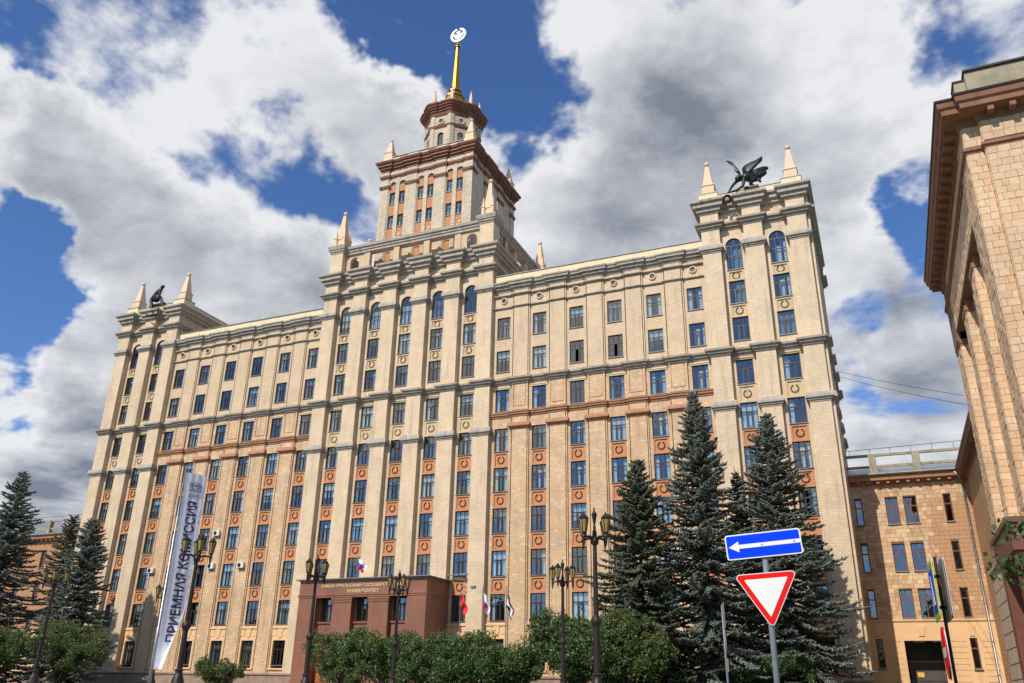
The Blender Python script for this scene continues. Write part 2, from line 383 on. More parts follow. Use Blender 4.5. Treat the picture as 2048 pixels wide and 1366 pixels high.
def window_mesh(w, h, cols=3, tr=.64, arch=False, name='window', bars=.055):
    m = MB(); y0, y1 = -.05, .05; b = .07
    zs = h-w if arch else h
    m.box(-w, -w+b, y0, y1, 0, zs); m.box(w-b, w, y0, y1, 0, zs); m.box(-w+b, w-b, y0, y1, 0, b)
    if not arch: m.box(-w+b, w-b, y0, y1, h-b, h)
    else:
        n = 16
        for i in range(n):
            a0, a1 = math.pi*i/n, math.pi*(i+1)/n
            P = [(w*math.cos(a0), zs+w*math.sin(a0)), (w*math.cos(a1), zs+w*math.sin(a1)), ((w-b)*math.cos(a1), zs+(w-b)*math.sin(a1)), ((w-b)*math.cos(a0), zs+(w-b)*math.sin(a0))]
            m.prism(P, y0, y1)
    tz = [h*tr] if not arch else [zs*.58, zs-.02]
    for z in tz: m.box(-w+b, w-b, y0+.005, y1-.005, z-.045, z+.045)
    xs = [-w+2*w*k/cols for k in range(1, cols)]
    for i, x in enumerate(xs):
        m.box(x-.045, x+.045, y0+.01, y1-.01, b, tz[0]-.045); m.box(x-bars/2, x+bars/2, y0+.012, y1-.012, tz[0]+.045, (h-b) if not arch else tz[1]-.045)
    if arch: m.box(-bars/2, bars/2, y0+.012, y1-.012, tz[1]+.045, h-b)
    elif cols == 3:
        q = .05; m.box(xs[0]+.045, xs[0]+.045+q, y0-.02, y1-.015, b, tz[0]-.045); m.box(xs[1]-.045-q, xs[1]-.045, y0-.02, y1-.015, b, tz[0]-.045)
        m.box(xs[0]+.095, xs[1]-.095, y0-.02, y1-.015, b, b+q); m.box(xs[0]+.095, xs[1]-.095, y0-.02, y1-.015, tz[0]-.045-q, tz[0]-.045)
    return m.mesh(name, M['frame'])
def pane_rects(w, h, cols=3, tr=.64):
    e = [-w+2*w*k/cols for k in range(cols+1)]; t = h*tr; out = []
    for i in range(cols): out += [(e[i]+.05, e[i+1]-.05, .07, t-.045), (e[i]+.05, e[i+1]-.05, t+.045, h-.07)]
    return out
WM = window_mesh(WW, WH); WA = window_mesh(WW, 3.38, arch=True); WT = window_mesh(.42, 1.7, 2)
RECTS = pane_rects(WW, WH)
pane_me = {}
def pane_obj(r, parent):
    k = (round(r[1]-r[0], 3), round(r[3]-r[2], 3))
    if k not in pane_me:
        pane_me[k] = MB().box(-k[0]/2, k[0]/2, -.006, .006, -k[1]/2, k[1]/2).mesh('pane', M['glass'])
    put('pane', pane_me[k], parent, ((r[0]+r[1])/2, .005, (r[2]+r[3])/2))
GL = MB()                                            # glazing of the windows whose panes are too small to tell apart
def wavy(x0, x1, z0, z1, y=.16, amp=.03, n=10):
    m = MB(); v = []; f = []
    for i in range(n+1):
        x = x0+(x1-x0)*i/n; v += [(x, y+amp*(1 if i%2 else -1), z0), (x, y+amp*(1 if i%2 else -1), z1)]
    f = [(2*i, 2*i+2, 2*i+3, 2*i+1) for i in range(n)]
    return m.add(v, f)
def join(*ms):
    r = MB()
    for m in ms: r.add(m.v, m.f)
    return r
CUR = [join(wavy(-.72,-.3,.05,2.3), wavy(.3,.72,.05,2.3)).mesh('curtain', M['curtain']),
       wavy(-.72,-.2,.05,2.3).mesh('curtain', M['curtain']), wavy(.1,.72,.05,2.3).mesh('curtain', M['curtain']),
       wavy(-.72,.72,.05,2.3,n=24).mesh('curtain', M['curtain']), join(wavy(-.2,.25,.05,1.9), wavy(.45,.72,.05,2.3,n=6)).mesh('curtain', M['curtain']),
       MB().box(-.7,.7,.14,.15,1.3,2.32).mesh('roller_blind', M['blind']), MB().box(-.7,.7,.14,.15,.85,2.32).mesh('roller_blind', M['blind']),
       join(MB().box(-.7,-.26,.14,.15,.1,2.3), MB().box(.25,.7,.14,.15,.1,2.3)).mesh('roller_blind', M['blind'])]
M['curtain_b'] = plain('beige_curtain', (.55,.47,.36), .9, .15, 3.); M['curtain_d'] = plain('dusty_curtain', (.36,.38,.38), .9, .15, 3.)
CUR += [wavy(-.72,.3,.05,2.3,n=16).mesh('curtain', M['curtain_b']), join(wavy(-.72,-.42,.05,2.3,n=6), wavy(.38,.72,.05,2.3,n=6)).mesh('curtain', M['curtain_b']), wavy(-.72,.72,.05,2.3,n=24).mesh('curtain', M['curtain_d']), wavy(-.1,.72,.05,2.3,n=14).mesh('curtain', M['curtain_d'])]
SILLM = MB().box(-.79,.79,-.27,-.05,-.065,-.004).mesh('sill', M['sill'])
def window(x, fl, near, y=.07, opened=False):
    arch = fl == 10
    w = put('window', WA if arch else WM, uni, (x, y, SILL[fl]))
    if fl != 10: put('sill', SILLM, w)
    else: put('sill', SILLM, w)
    if near and not arch:
        for i, r in enumerate(RECTS):
            if opened and i == 2: continue
            pane_obj(r, w)
    elif arch:
        z = 3.38-.75
        GL.box(x-.7, x+.7, y-.001, y+.011, SILL[fl]+.07, SILL[fl]+z)
        GL.prism([(x+.7*math.cos(a*math.pi/12), SILL[fl]+z+.7*math.sin(a*math.pi/12)) for a in range(13)], y, y+.01)
    else:
        for r in RECTS: GL.box(x+r[0], x+r[1], y-.001, y+.011, SILL[fl]+r[2], SILL[fl]+r[3])
    p = rnd.random()
    if p < .8 and not opened:
        k = rnd.choice([0,0,1,2,3,3,3,4,4,5,6,7,7,8,9,10,11] if fl > 3 else [0,1,2,3,4,8,9,10,11])
        put('roller_blind' if k in (5,6,7) else 'curtain', CUR[k], w, (0, rnd.uniform(0,.12), 0))

# laurel wreath in relief
def wreath_mesh(mat):
    m = MB()
    for k in range(-10, 11):
        if abs(k) > 9: continue
        a = -math.pi/2 + k*math.pi/10.6; r = .32
        cx, cz = r*math.cos(a), .3+r*1.05*math.sin(a)
        for dr in (-.035, .035):
            px, pz = cx+dr*math.cos(a), cz+dr*math.sin(a); ta = a + (math.pi/2 if k >= 0 else -math.pi/2) + (.35 if dr > 0 else -.35)*(1 if k >= 0 else -1)*-1
            dx, dz = math.cos(ta)*.078, math.sin(ta)*.078; nx, nz = -math.sin(ta)*.036, math.cos(ta)*.036
            m.add([(px-dx,0,pz-dz),(px+nx,0,pz+nz),(px+dx,0,pz+dz),(px-nx,0,pz-nz),(px,-.11,pz)], [(0,1,4),(1,2,4),(2,3,4),(3,0,4)])
    m.prism([(-.2,-.06),(-.02,-.02),(.02,-.02),(.2,-.06),(.22,-.02),(.04,.05),(-.04,.05),(-.22,-.02)], -.06, 0)
    return m.mesh('wreath', mat)
def panel_mesh(h, mat):
    m = MB(); w = .75; a, b = .15, .18
    m.box(-w, w, -.01, .05, 0, h)
    m.box(-w, -w+a, -.11, -.01, 0, h); m.box(w-a, w, -.11, -.01, 0, h); m.box(-w+a, w-a, -.11, -.01, 0, b); m.box(-w+a, w-a, -.11, -.01, h-b, h)
    return m.mesh('spandrel_panel', mat)
wre = {'rust': wreath_mesh(plain('wreath_terracotta', (.25,.115,.06), .85, .2)), 'beige': wreath_mesh(plain('wreath_beige', (.36,.27,.17), .85, .2))}
pan_cache = {}
def panel(x, z0, z1, kind):
    k = (round(z1-z0, 3), kind)
    if k not in pan_cache: pan_cache[k] = panel_mesh(z1-z0, M[kind])
    p = put('spandrel_panel', pan_cache[k], uni, (x, 0, z0))
    put('wreath', wre[kind], p, (0, -.01, (z1-z0)/2-.3))

def build_bays():
    walls = {}
    for i, (x, bl) in enumerate(BAYS):
        # neighbours: how far the wall runs
        if bl == 'C': xl, xr = x-1.16, x+1.16
        elif bl == 'P': xl, xr = x-1.13, x+1.15
        else: xl, xr = x-1.15, x+1.15
        if bl == 'W' and abs(abs(x)-wing_b[0]) < .1: xl, xr = (10.84, x+1.15) if x > 0 else (x-1.15, -10.84)
        if bl == 'W' and abs(abs(x)-wing_b[5]) < .1: xl, xr = (x-1.15, 33.27) if x > 0 else (-33.27, x+1.15)
        portico = abs(x) < 6
        floors = list(range(2, 10)) + ([10] if bl != 'W' else [])
        ztop = 42.0 if bl == 'W' else 46.9
        zb = 30.6
        key = bl+('-' if x < -9 else '+' if x > 9 else '0'); lo = walls.setdefault(key+'lo', MB()); up = walls.setdefault(key+'up', MB())
        for z0, z1, wm in ((7.5, zb, lo), (zb, 41.87 if bl != 'W' else ztop, up)):
            wm.box(xl, x-WW, WALL, .3, z0, z1); wm.box(x+WW, xr, WALL, .3, z0, z1)
        def fill(wm, z0, z1):
            if z1 > z0+.01: wm.box(x-WW, x+WW, WALL, .3, z0, z1)
        for f in floors:
            if bl == 'W' and f in (6, 7, 8):
                a, b = SILL[f]+WH, SILL[f+1] if f < 9 else ztop
                if f == 7: fill(lo, a, zb); fill(up, zb, b)
                else: fill(lo if f == 6 else up, a, b)
            elif bl == 'W' and f == 9: fill(up, SILL[9]+WH, ztop)
            elif bl != 'W' and f == 7: fill(lo, SILL[7]+WH, zb); fill(up, zb, SILL[8])
            near = x > 11 and f >= 4 or (x > 33 and f > 2)
            opened = bl == 'W' and f == 8 and (abs(x-wing_b[2]) < .1 or abs(x-wing_b[3]) < .1)
            window(x, f, near, opened=opened)
            # spandrels with wreaths
            if f in (2,3,4,5): panel(x, SILL[f]+WH, SILL[f+1]-.09, 'rust')
            if bl != 'W' and f in (6, 8, 9): panel(x, SILL[f]+WH, SILL[f+1]-.09, 'beige')
        fill(lo, 7.5, SILL[2])
        if bl != 'W':
            up.arch_wall(x, WW, 41.87, 46.9, WALL, .3, hw=max(x-xl, xr-x))
        if bl == 'W':       # roundel
            r = MB(); r.M = Matrix.Translation((x, WALL, 39.93)) @ Matrix.Rotation(R(90), 4, 'X')
            n = 20
            r.lathe(0, 0, [(.24,0),(.24,.1),(.27,.14),(.36,.14),(.39,.1),(.39,0)], n)
            o = r.build('roundel', M['pale'], uni, smooth=False)
            q = MB(); q.M = r.M; q.lathe(0, 0, [(.22,.0),(.22,.012),(.05,.016)], n); q.build('vent_grille', M['frame'], o)
        # hood over the seventh-floor window
        h = MB(); h.moulding([(x-.98,WALL), (x+.98,WALL)], [(0,29.98),(.06,29.98),(.08,30.08),(.14,30.12),(.14,30.2),(.0,30.26)])
        h.build('window_hood', M['beige' if bl != 'W' else 'cream_plaster'], uni)
        # ground floor
        if not portico:
            g = MB(); zt = 7.48
            g.box(xl, x-.95, -.12, .3, 2.9, zt); g.box(x+.95, xr, -.12, .3, 2.9, zt)
            g.box(x-.95, x+.95, -.12, .3, 6.22, zt); g.box(x-.95, x-WW, -.2, .3, 3.4, 6.22); g.box(x+WW, x+.95, -.2, .3, 3.4, 6.22)
            g.box(x-WW, x+WW, -.2, .3, 6.03, 6.22); g.box(x-.95, x+.95, -.12, .3, 2.9, 3.4)
            g.prism([(x-.2,6.3),(x+.2,6.3),(x+.33,7.3),(x-.33,7.3)], -.2, -.12)
            for s in (-1, 1): g.prism([(x+s*.45-.01*0,6.45),(x+s*1.05,6.45),(x+s*1.05,7.1),(x+s*.5,7.1)][::s], -.16, -.12)
            g.box(x-1.06, x+1.06, -.24, -.12, 7.18, 7.34); g.box(x-1.0, x+1.0, -.3, -.12, 3.25, 3.4)
            g.build('window_surround', M['orange'], uni)
            window(x, 1, False)
    for k, m in walls.items(): m.build('lower_wall' if k.endswith('lo') else 'upper_wall', M[{'Wlo':'ochre','Wup':'cream'}.get(k[0]+k[2:], 'cream' if k.endswith('lo') else 'pale')], uni)
build_bays()

def pier_plan(x0, x1, yf, step=.09, side=.12):
    """pier with a stepped side on both flanks"""
    k = WALL-.05; return [(x0,yf),(x1,yf),(x1,k),(x1+side,k),(x1+side,.1),(x0-side,.1),(x0-side,k),(x0,k)]
def pier(x0, x1, yf, z0, z1, mat, side=.1):
    MB().plan(pier_plan(x0, x1, yf, side=side), z0, z1).build('pier', M[mat], uni)
CAPP = [(-.02,0),(.05,.0),(.05,.14),(.16,.17),(.16,.32),(.3,.35),(.3,.56),(.22,.86),(.1,.92),(-.02,.92)]
def cap(x0, x1, yf, z0, mat, h=.9, name='capital'):
    k = h/.92
    MB().moulding([(x0,.05),(x0,yf),(x1,yf),(x1,.05)], [(o, z0+z*k) for o, z in CAPP]).plan([(x0-.0,yf+.001),(x1,yf+.001),(x1,.05),(x0,.05)], z0+.1, z0+h).build(name, M[mat], uni)
def small_wing_pier(x0, x1, z0, z1, mat, yf=-.28):
    m = MB(); m.plan([(x0,yf),(x1-.07,yf),(x1-.07,-.02),(x1,-.02),(x1,-.25),(x1+.1,-.25),(x1+.1,-.02),(x1+.16,-.02),(x1+.16,.1),(x0-.16,.1),(x0-.16,-.02),(x0-.1,-.02),(x0-.1,-.25),(x0,-.25),(x0,-.02),(x0+.07,-.02),(x0+.07,yf)], z0, z1)
    m.build('pier', M[mat], uni)

def build_piers():
    for s in (-1, 1):
        for (a, b) in WP:
            x0, x1 = (a, b) if s > 0 else (-b, -a)
            small_wing_pier(x0, x1, 2.9, 25.65, 'ochre')
            cap(x0-.02, x1+.02, -.28, 25.6, 'red', .72)
            small_wing_pier(x0, x1, 26.3, 26.96, 'ochre')
            # stepped panel between the seventh-floor windows
            m = MB(); z0, z1 = 27.5, 30.45
            m.box(x0, x1, -.22, .1, z0, z1)
            m.box(x0, x0+.16, -.3, -.22, z0+.1, z1); m.box(x1-.16, x1, -.3, -.22, z0+.1, z1); m.box(x0+.16, x1-.16, -.3, -.22, z0+.1, z0+.4)
            m.box(x0+.28, x1-.28, -.27, -.22, z0+.55, z1-.12)
            m.build('stepped_panel', M['ochre'], uni)
            small_wing_pier(x0, x1, 31.0, 41.3, 'cream')
        for (a, b) in PP:
            x0, x1 = (a, b) if s > 0 else (-b, -a)
            pier(x0, x1, -.68, 2.9, 25.2, 'pale'); cap(x0, x1, -.68, 25.1, 'stone'); pier(x0, x1, -.68, 25.9, 30.5, 'pale')
            pier(x0, x1, -.76, 31.0, 41.1, 'pale'); cap(x0, x1, -.76, 41.02, 'stone'); pier(x0, x1, -.7, 41.8, 46.8, 'pale')
    for (x0, x1) in CP:
        if abs(x0) > 7 or abs(x1) > 7: pier(x0, x1, -.68, 2.9, 25.2, 'pale')
        else: pier(x0, x1, -.68, 10.8, 25.2, 'pale')
        cap(x0, x1, -.68, 25.15, 'stone'); pier(x0, x1, -.68, 25.95, 30.5, 'pale')
        pier(x0, x1, -.76, 31.0, 41.1, 'pale'); cap(x0, x1, -.76, 41.02, 'stone'); pier(x0, x1, -.7, 41.8, 46.8, 'pale')
build_piers()

def fold(piers, yf, yw, x0=None, x1=None, back=None):
    """plan path that runs along a wall and round its piers"""
    p = []
    for i, (a, b) in enumerate(piers):
        if i or x0 is not None: p += [(a, yw)]
        p += [(a, yf), (b, yf)]
        if i < len(piers)-1 or x1 is not None: p += [(b, yw)]
    if x0 is not None: p = [(x0, yw)] + p
    if x1 is not None: p += [(x1, yw)]
    if back: p = [(p[0][0], back)] + p + [(p[-1][0], back)]
    return p
TOPC = [(-.1,45.36),(.06,45.36),(.06,45.6),(.3,45.63),(.3,45.96),(.34,45.99),(.56,46.02),(.56,46.38),(.62,46.42),(.78,46.5),(.8,46.66),(.8,46.74),(-.1,46.9)]
SECC = [(-.1,43.56),(.07,43.56),(.07,43.78),(.3,43.82),(.3,44.04),(.52,44.08),(.55,44.28),(-.1,44.4)]
MAIN = [(-.1,30.4),(.07,30.4),(.07,30.58),(.27,30.62),(.27,30.8),(.46,30.84),(.5,31.02),(-.1,31.12)]
REDC = [(-.1,26.94),(.06,26.94),(.08,27.08),(.2,27.14),(.22,27.3),(.3,27.34),(.3,27.44),(-.1,27.5)]
def build_cornices():
    neg = lambda ps: [(-b, -a) for a, b in reversed(ps)]
    W = .12
    for nm, piers, bk in (('C', CP, 16.6), ('R', PP, 17.), ('L', neg(PP), 17.)):
        MB().moulding(fold(piers, -.7, WALL, back=bk), TOPC).build('crown_cornice', M['stone'], uni)
        MB().moulding(fold(piers, -.7, WALL, back=bk), SECC).build('frieze_cornice', M['stone'], uni)
        MB().moulding(fold(piers, -.72, WALL, back=bk), MAIN).build('main_cornice', M['stone'], uni)
    for s in (1, -1):
        wp = WP if s > 0 else neg(WP); a, b = (10.84, 33.27) if s > 0 else (-33.27, -10.84)
        MB().moulding(fold(wp, -.32, WALL, a, b), MAIN).build('main_cornice', M['stone'], uni)
        MB().moulding(fold(wp, -.28, WALL-.02, a, b), REDC).build('string_course', M['red'], uni)
        lo = [(-.05,38.93),(.05,38.93),(.05,39.02),(.19,39.05),(.19,39.15),(-.05,39.2)]
        MB().moulding(fold(wp, -.28, WALL, a, b), lo).build('string_course', M['stone'], uni)
        MB().moulding(fold(wp, -.28, WALL, a, b), [(o*1.3, z+1.4) for o, z in lo]).build('string_course', M['stone'], uni)
        eav = [(-.1,40.96),(.07,40.96),(.07,41.2),(.3,41.24),(.3,41.48),(.52,41.52),(.52,41.68),(.62,41.78),(.64,41.94),(-.1,42.02)]
        MB().moulding(fold(wp, -.26, WALL, a, b), eav).build('eaves_cornice', M['stone'], uni)
        p = MB(); p.box(a, b, -.1, .35, 42.0, 42.95)
        for (x0, x1) in wp: p.box(x0-.1, x1-.75, -.135, -.1, 42.0, 42.95)
        p.build('parapet', M['cream_plaster'], uni)
        c = MB()
        xs = [a] + [v for (x0, x1) in wp for v in (x0-.1, x1-.75)] + [b]
        for i in range(len(xs)-1): c.box(xs[i], xs[i+1]-.02, -.2-(.035 if i % 2 else 0), .4, 42.95, 43.03)
        c.build('parapet_coping', M['sill'], uni)
        # pavilion parapet, blocks and roof
        q = PP if s > 0 else neg(PP); x0, x1 = q[0][0], q[-1][1]
        p = MB(); p.box(x0+.1, x1-.1, -.35, .2, 46.85, 47.62); p.box(x0+.1, x0+.5, .2, 16.8, 46.85, 47.62); p.box(x1-.5, x1-.1, .2, 16.8, 46.85, 47.62)
        for xa in (x0, x1-1.85):
            p.box(xa, xa+1.85, -.42, 1.45, 46.86, 47.95); p.box(xa, xa+1.85, 15., 16.85, 46.86, 47.95)
        p.build('parapet', M['cream_plaster'], uni)
        c = MB(); c.box(x0+1.86, x1-1.86, -.42, .26, 47.62, 47.7)
        for xa in (x0, x1-1.85): c.box(xa-.05, xa+1.9, -.47, 1.5, 47.95, 48.03); c.box(xa-.05, xa+1.9, 14.95, 16.9, 47.95, 48.03)
        c.box(x0+.04, x0+.56, 1.5, 14.95, 47.62, 47.7); c.box(x1-.56, x1-.04, 1.5, 14.95, 47.62, 47.7)
        c.build('parapet_coping', M['sill'], uni)
        b_ = MB(); b_.box(x0, x1, 3.4, 16.9, 2.9, 46.88); b_.box(x0, x0+.3, .09, 3.4, 2.9, 46.88); b_.box(x1-.3, x1, .09, 3.4, 2.9, 46.88); b_.box(x0+.3, x1-.3, .31, 3.4, 46.4, 46.88); b_.box(a, b, .36, 15., 41.7, 41.98)
        side = MB()
        xs_ = x1 if s > 0 else x0
        for (ya, yb) in ((-.3,1.3),(4.6,6.2),(9.6,11.2),(15.2,16.8)):
            for (za, zb2, px) in ((2.9,30.4,.28),(31.1,46.8,.3)):
                side.box(*sorted((xs_-s*.05, xs_+s*px)), ya, yb, za, zb2)
        side.build('side_pier', M['pale'], uni)
        for ya, yb in ((-.3,1.3),(4.6,6.2),(9.6,11.2),(15.2,16.8)):
            e = xs_+s*.28; pts = [(xs_,ya),(e,ya),(e,yb),(xs_,yb)]
            if s < 0: pts = pts[::-1]
            MB().moulding(pts, [(o, 25.1+z) for o, z in CAPP]).build('capital', M['stone'], uni)
            MB().moulding(pts, [(o, z) for o, z in MAIN]).build('side_cornice', M['stone'], uni)
            MB().moulding(pts, [(o, z) for o, z in SECC]).build('side_cornice', M['stone'], uni)
        b_.build('block_core', M['cream'], uni)
    # core of the middle block, interiors
    m = MB(); m.box(-10.8, 10.8, 3.4, 16.5, 30, 46.88); m.box(-10.8, 10.8, .31, 3.4, 46.4, 46.88)
    for s in (-1, 1): m.box(*sorted((s*10.8, s*10.5)), .31, 3.4, 30, 46.4)
    m.build('block_core', M['cream'], uni)
build_cornices()
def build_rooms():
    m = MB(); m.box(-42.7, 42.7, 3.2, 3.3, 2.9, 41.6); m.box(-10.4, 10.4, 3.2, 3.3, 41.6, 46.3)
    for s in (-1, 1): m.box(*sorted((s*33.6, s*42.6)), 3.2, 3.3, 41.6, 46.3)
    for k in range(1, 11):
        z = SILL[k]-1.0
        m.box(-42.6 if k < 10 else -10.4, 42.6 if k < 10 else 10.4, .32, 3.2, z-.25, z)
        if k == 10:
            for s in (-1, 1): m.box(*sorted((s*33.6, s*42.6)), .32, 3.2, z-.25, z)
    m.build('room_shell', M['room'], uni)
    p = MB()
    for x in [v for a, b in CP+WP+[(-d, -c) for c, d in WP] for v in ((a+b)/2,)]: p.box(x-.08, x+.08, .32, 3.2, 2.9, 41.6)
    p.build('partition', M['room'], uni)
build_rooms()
def place_glazing(): GL.build('pane_glazing', M['glass'], uni, kind='stuff')

# ---------------------------------------------------------------- obelisks, attic, tower, spire
def obelisk(x, y, z0, wb, hb, w0, w1, hs, rb, corner=False, mat='peach'):
    m = MB(); m.frustum(x, y, z0, z0+hb*.85, wb, wb*.97); m.frustum(x, y, z0+hb*.85, z0+hb*.92, wb*1.08, wb*1.08); m.frustum(x, y, z0+hb*.92, z0+hb, wb*1.02, w0*1.04)
    m.frustum(x, y, z0+hb, z0+hb+hs, w0, w1); m.frustum(x, y, z0+hb+hs, z0+hb+hs+.1, w1*.5, w1*.5); m.ball(x, y, z0+hb+hs+.06+rb, rb)
    if corner:
        for dx in (-1, 1):
            for dy in (-1, 1):
                cx, cy = x+dx*(wb+.02), y+dy*(wb+.02)
                m.frustum(cx, cy, z0, z0+hb*.9, .17, .17); m.frustum(cx, cy, z0+hb*.9, z0+hb*.98, .23, .23); m.frustum(cx, cy, z0+hb*.98, z0+hb*.98+1.15, .15, .035); m.ball(cx, cy, z0+hb+1.15, .05, 8, 5)
    m.build('obelisk', M[mat], uni)
for s in (-1, 1):
    for xa in (34.17, 42.13):
        obelisk(s*xa, .5, 48.03, .62, 1.25, .5, .17, 2.35, .27); obelisk(s*xa, 15.9, 48.03, .62, 1.25, .5, .17, 2.35, .27)
    for y in (.22, 15.7): obelisk(s*9.85, y, 50.78, .55, 1.3, .52, .19, 3.3, .27, True)
    for y in (2.75, 14.35): obelisk(s*5.75, y, 64.25, .58, .95, .46, .15, 1.75, .2)

def build_attic():
    zf, zb, zt = 46.85, 49.55, 50.62
    for (sx, y0, y1) in ((-1,-.6,1.05), (1,-.6,1.05), (-1,14.9,16.5), (1,14.9,16.5)):
        a, b = sorted((sx*9.03, sx*10.72)); MB().box(a, b, y0, y1, zf, 49.85).build('attic_pillar', M['pale'], uni)
        ring = [(a,y1),(a,y0),(b,y0),(b,y1)]
        MB().moulding(ring, [(-.3,49.75),(.06,49.75),(.08,49.9),(.2,50.),(.2,50.16),(.3,50.24),(.34,50.4),(.4,50.6),(.4,50.72),(-.3,50.78)], True).box(a+.2, b-.2, y0+.2, y1-.2, 49.7, 50.775).build('capital', M['stone'], uni)
    prof = [(-.2,zb),(.02,zb),(.02,zb+.3),(.14,zb+.33),(.14,zb+.6),(.3,zb+.64),(.34,zb+.95),(-.2,zt+.02)]
    inner = [(-.2,zb),(.0,zb),(.0,zt),(-.2,zt)]
    for (y0, y1) in ((-.1,.75), (15.1,15.95)):
        m = MB(); m.box(-9.03, 9.03, y0, y1, zb+.005, zt); m.moulding([(-9.03,y0),(9.03,y0)], prof); m.moulding([(9.03,y1),(-9.03,y1)], prof); m.build('attic_beam', M['stone'], uni)
        f = y0+.1
        for x in (-6., -2., 2., 6.): MB().box(x-.38, x+.38, f, f+.55, zf, zb).build('attic_column', M['beige'], uni)
        for sx in (-1, 1):
            a = MB(); x0, x1 = 6.38, 9.03; c = 7.75
            a.arch_wall(sx*c, .62, 48.6, zb, f+.12, f+.45, hw=.62); a.box(*sorted((sx*x0, sx*(c-.62))), f+.12, f+.45, zf, zb); a.box(*sorted((sx*(c+.62), sx*x1)), f+.12, f+.45, zf, zb)
            a.build('arched_screen', M['beige'], uni)
        for x in (-6., -2., 2., 6.):
            MB().box(x-.35, x+.35, y0+.1, y0+.65, zt, zt+.24).lathe(x, y0+.38, [(.16,zt+.24),(.14,zt+.34),(.1,zt+.36)], 10).ball(x, y0+.38, zt+.58, .24).build('ball_finial', M['peach'], uni)
    for sx in (-1, 1):
        m = MB(); a, b = sorted((sx*9.75, sx*10.6)); m.box(a, b, 1.05, 14.9, zb+.005, zt)
        m.moulding([(b,1.05),(b,14.9)], prof); m.moulding([(a,14.9),(a,1.05)], prof); m.build('attic_beam', M['stone'], uni)
        for y in (3.6, 6.4, 9.6, 12.4):
            MB().box(sx*10.18-.3, sx*10.18+.3, y-.38, y+.38, zf, zb).build('attic_column', M['beige'], uni)
            MB().box(sx*10.18-.3, sx*10.18+.3, y-.35, y+.35, zt, zt+.24).lathe(sx*10.18, y, [(.16,zt+.24),(.1,zt+.36)], 10).ball(sx*10.18, y, zt+.58, .24).build('ball_finial', M['peach'], uni)
        for c in (2.3, 13.7):
            a = MB(); a.M = Matrix.Translation((sx*10.2, c, 0)) @ Matrix.Rotation(R(90), 4, 'Z')
            a.arch_wall(0, .62, 48.6, zb, -.15, .15, hw=.92); a.box(-1.25, -.62, -.15, .15, zf, zb) if c > 5 else a.box(-1.25, -.62, -.15, .15, zf, zb); a.box(.62, 1.25, -.15, .15, zf, zb)
            a.build('arched_screen', M['beige'], uni)
build_attic()

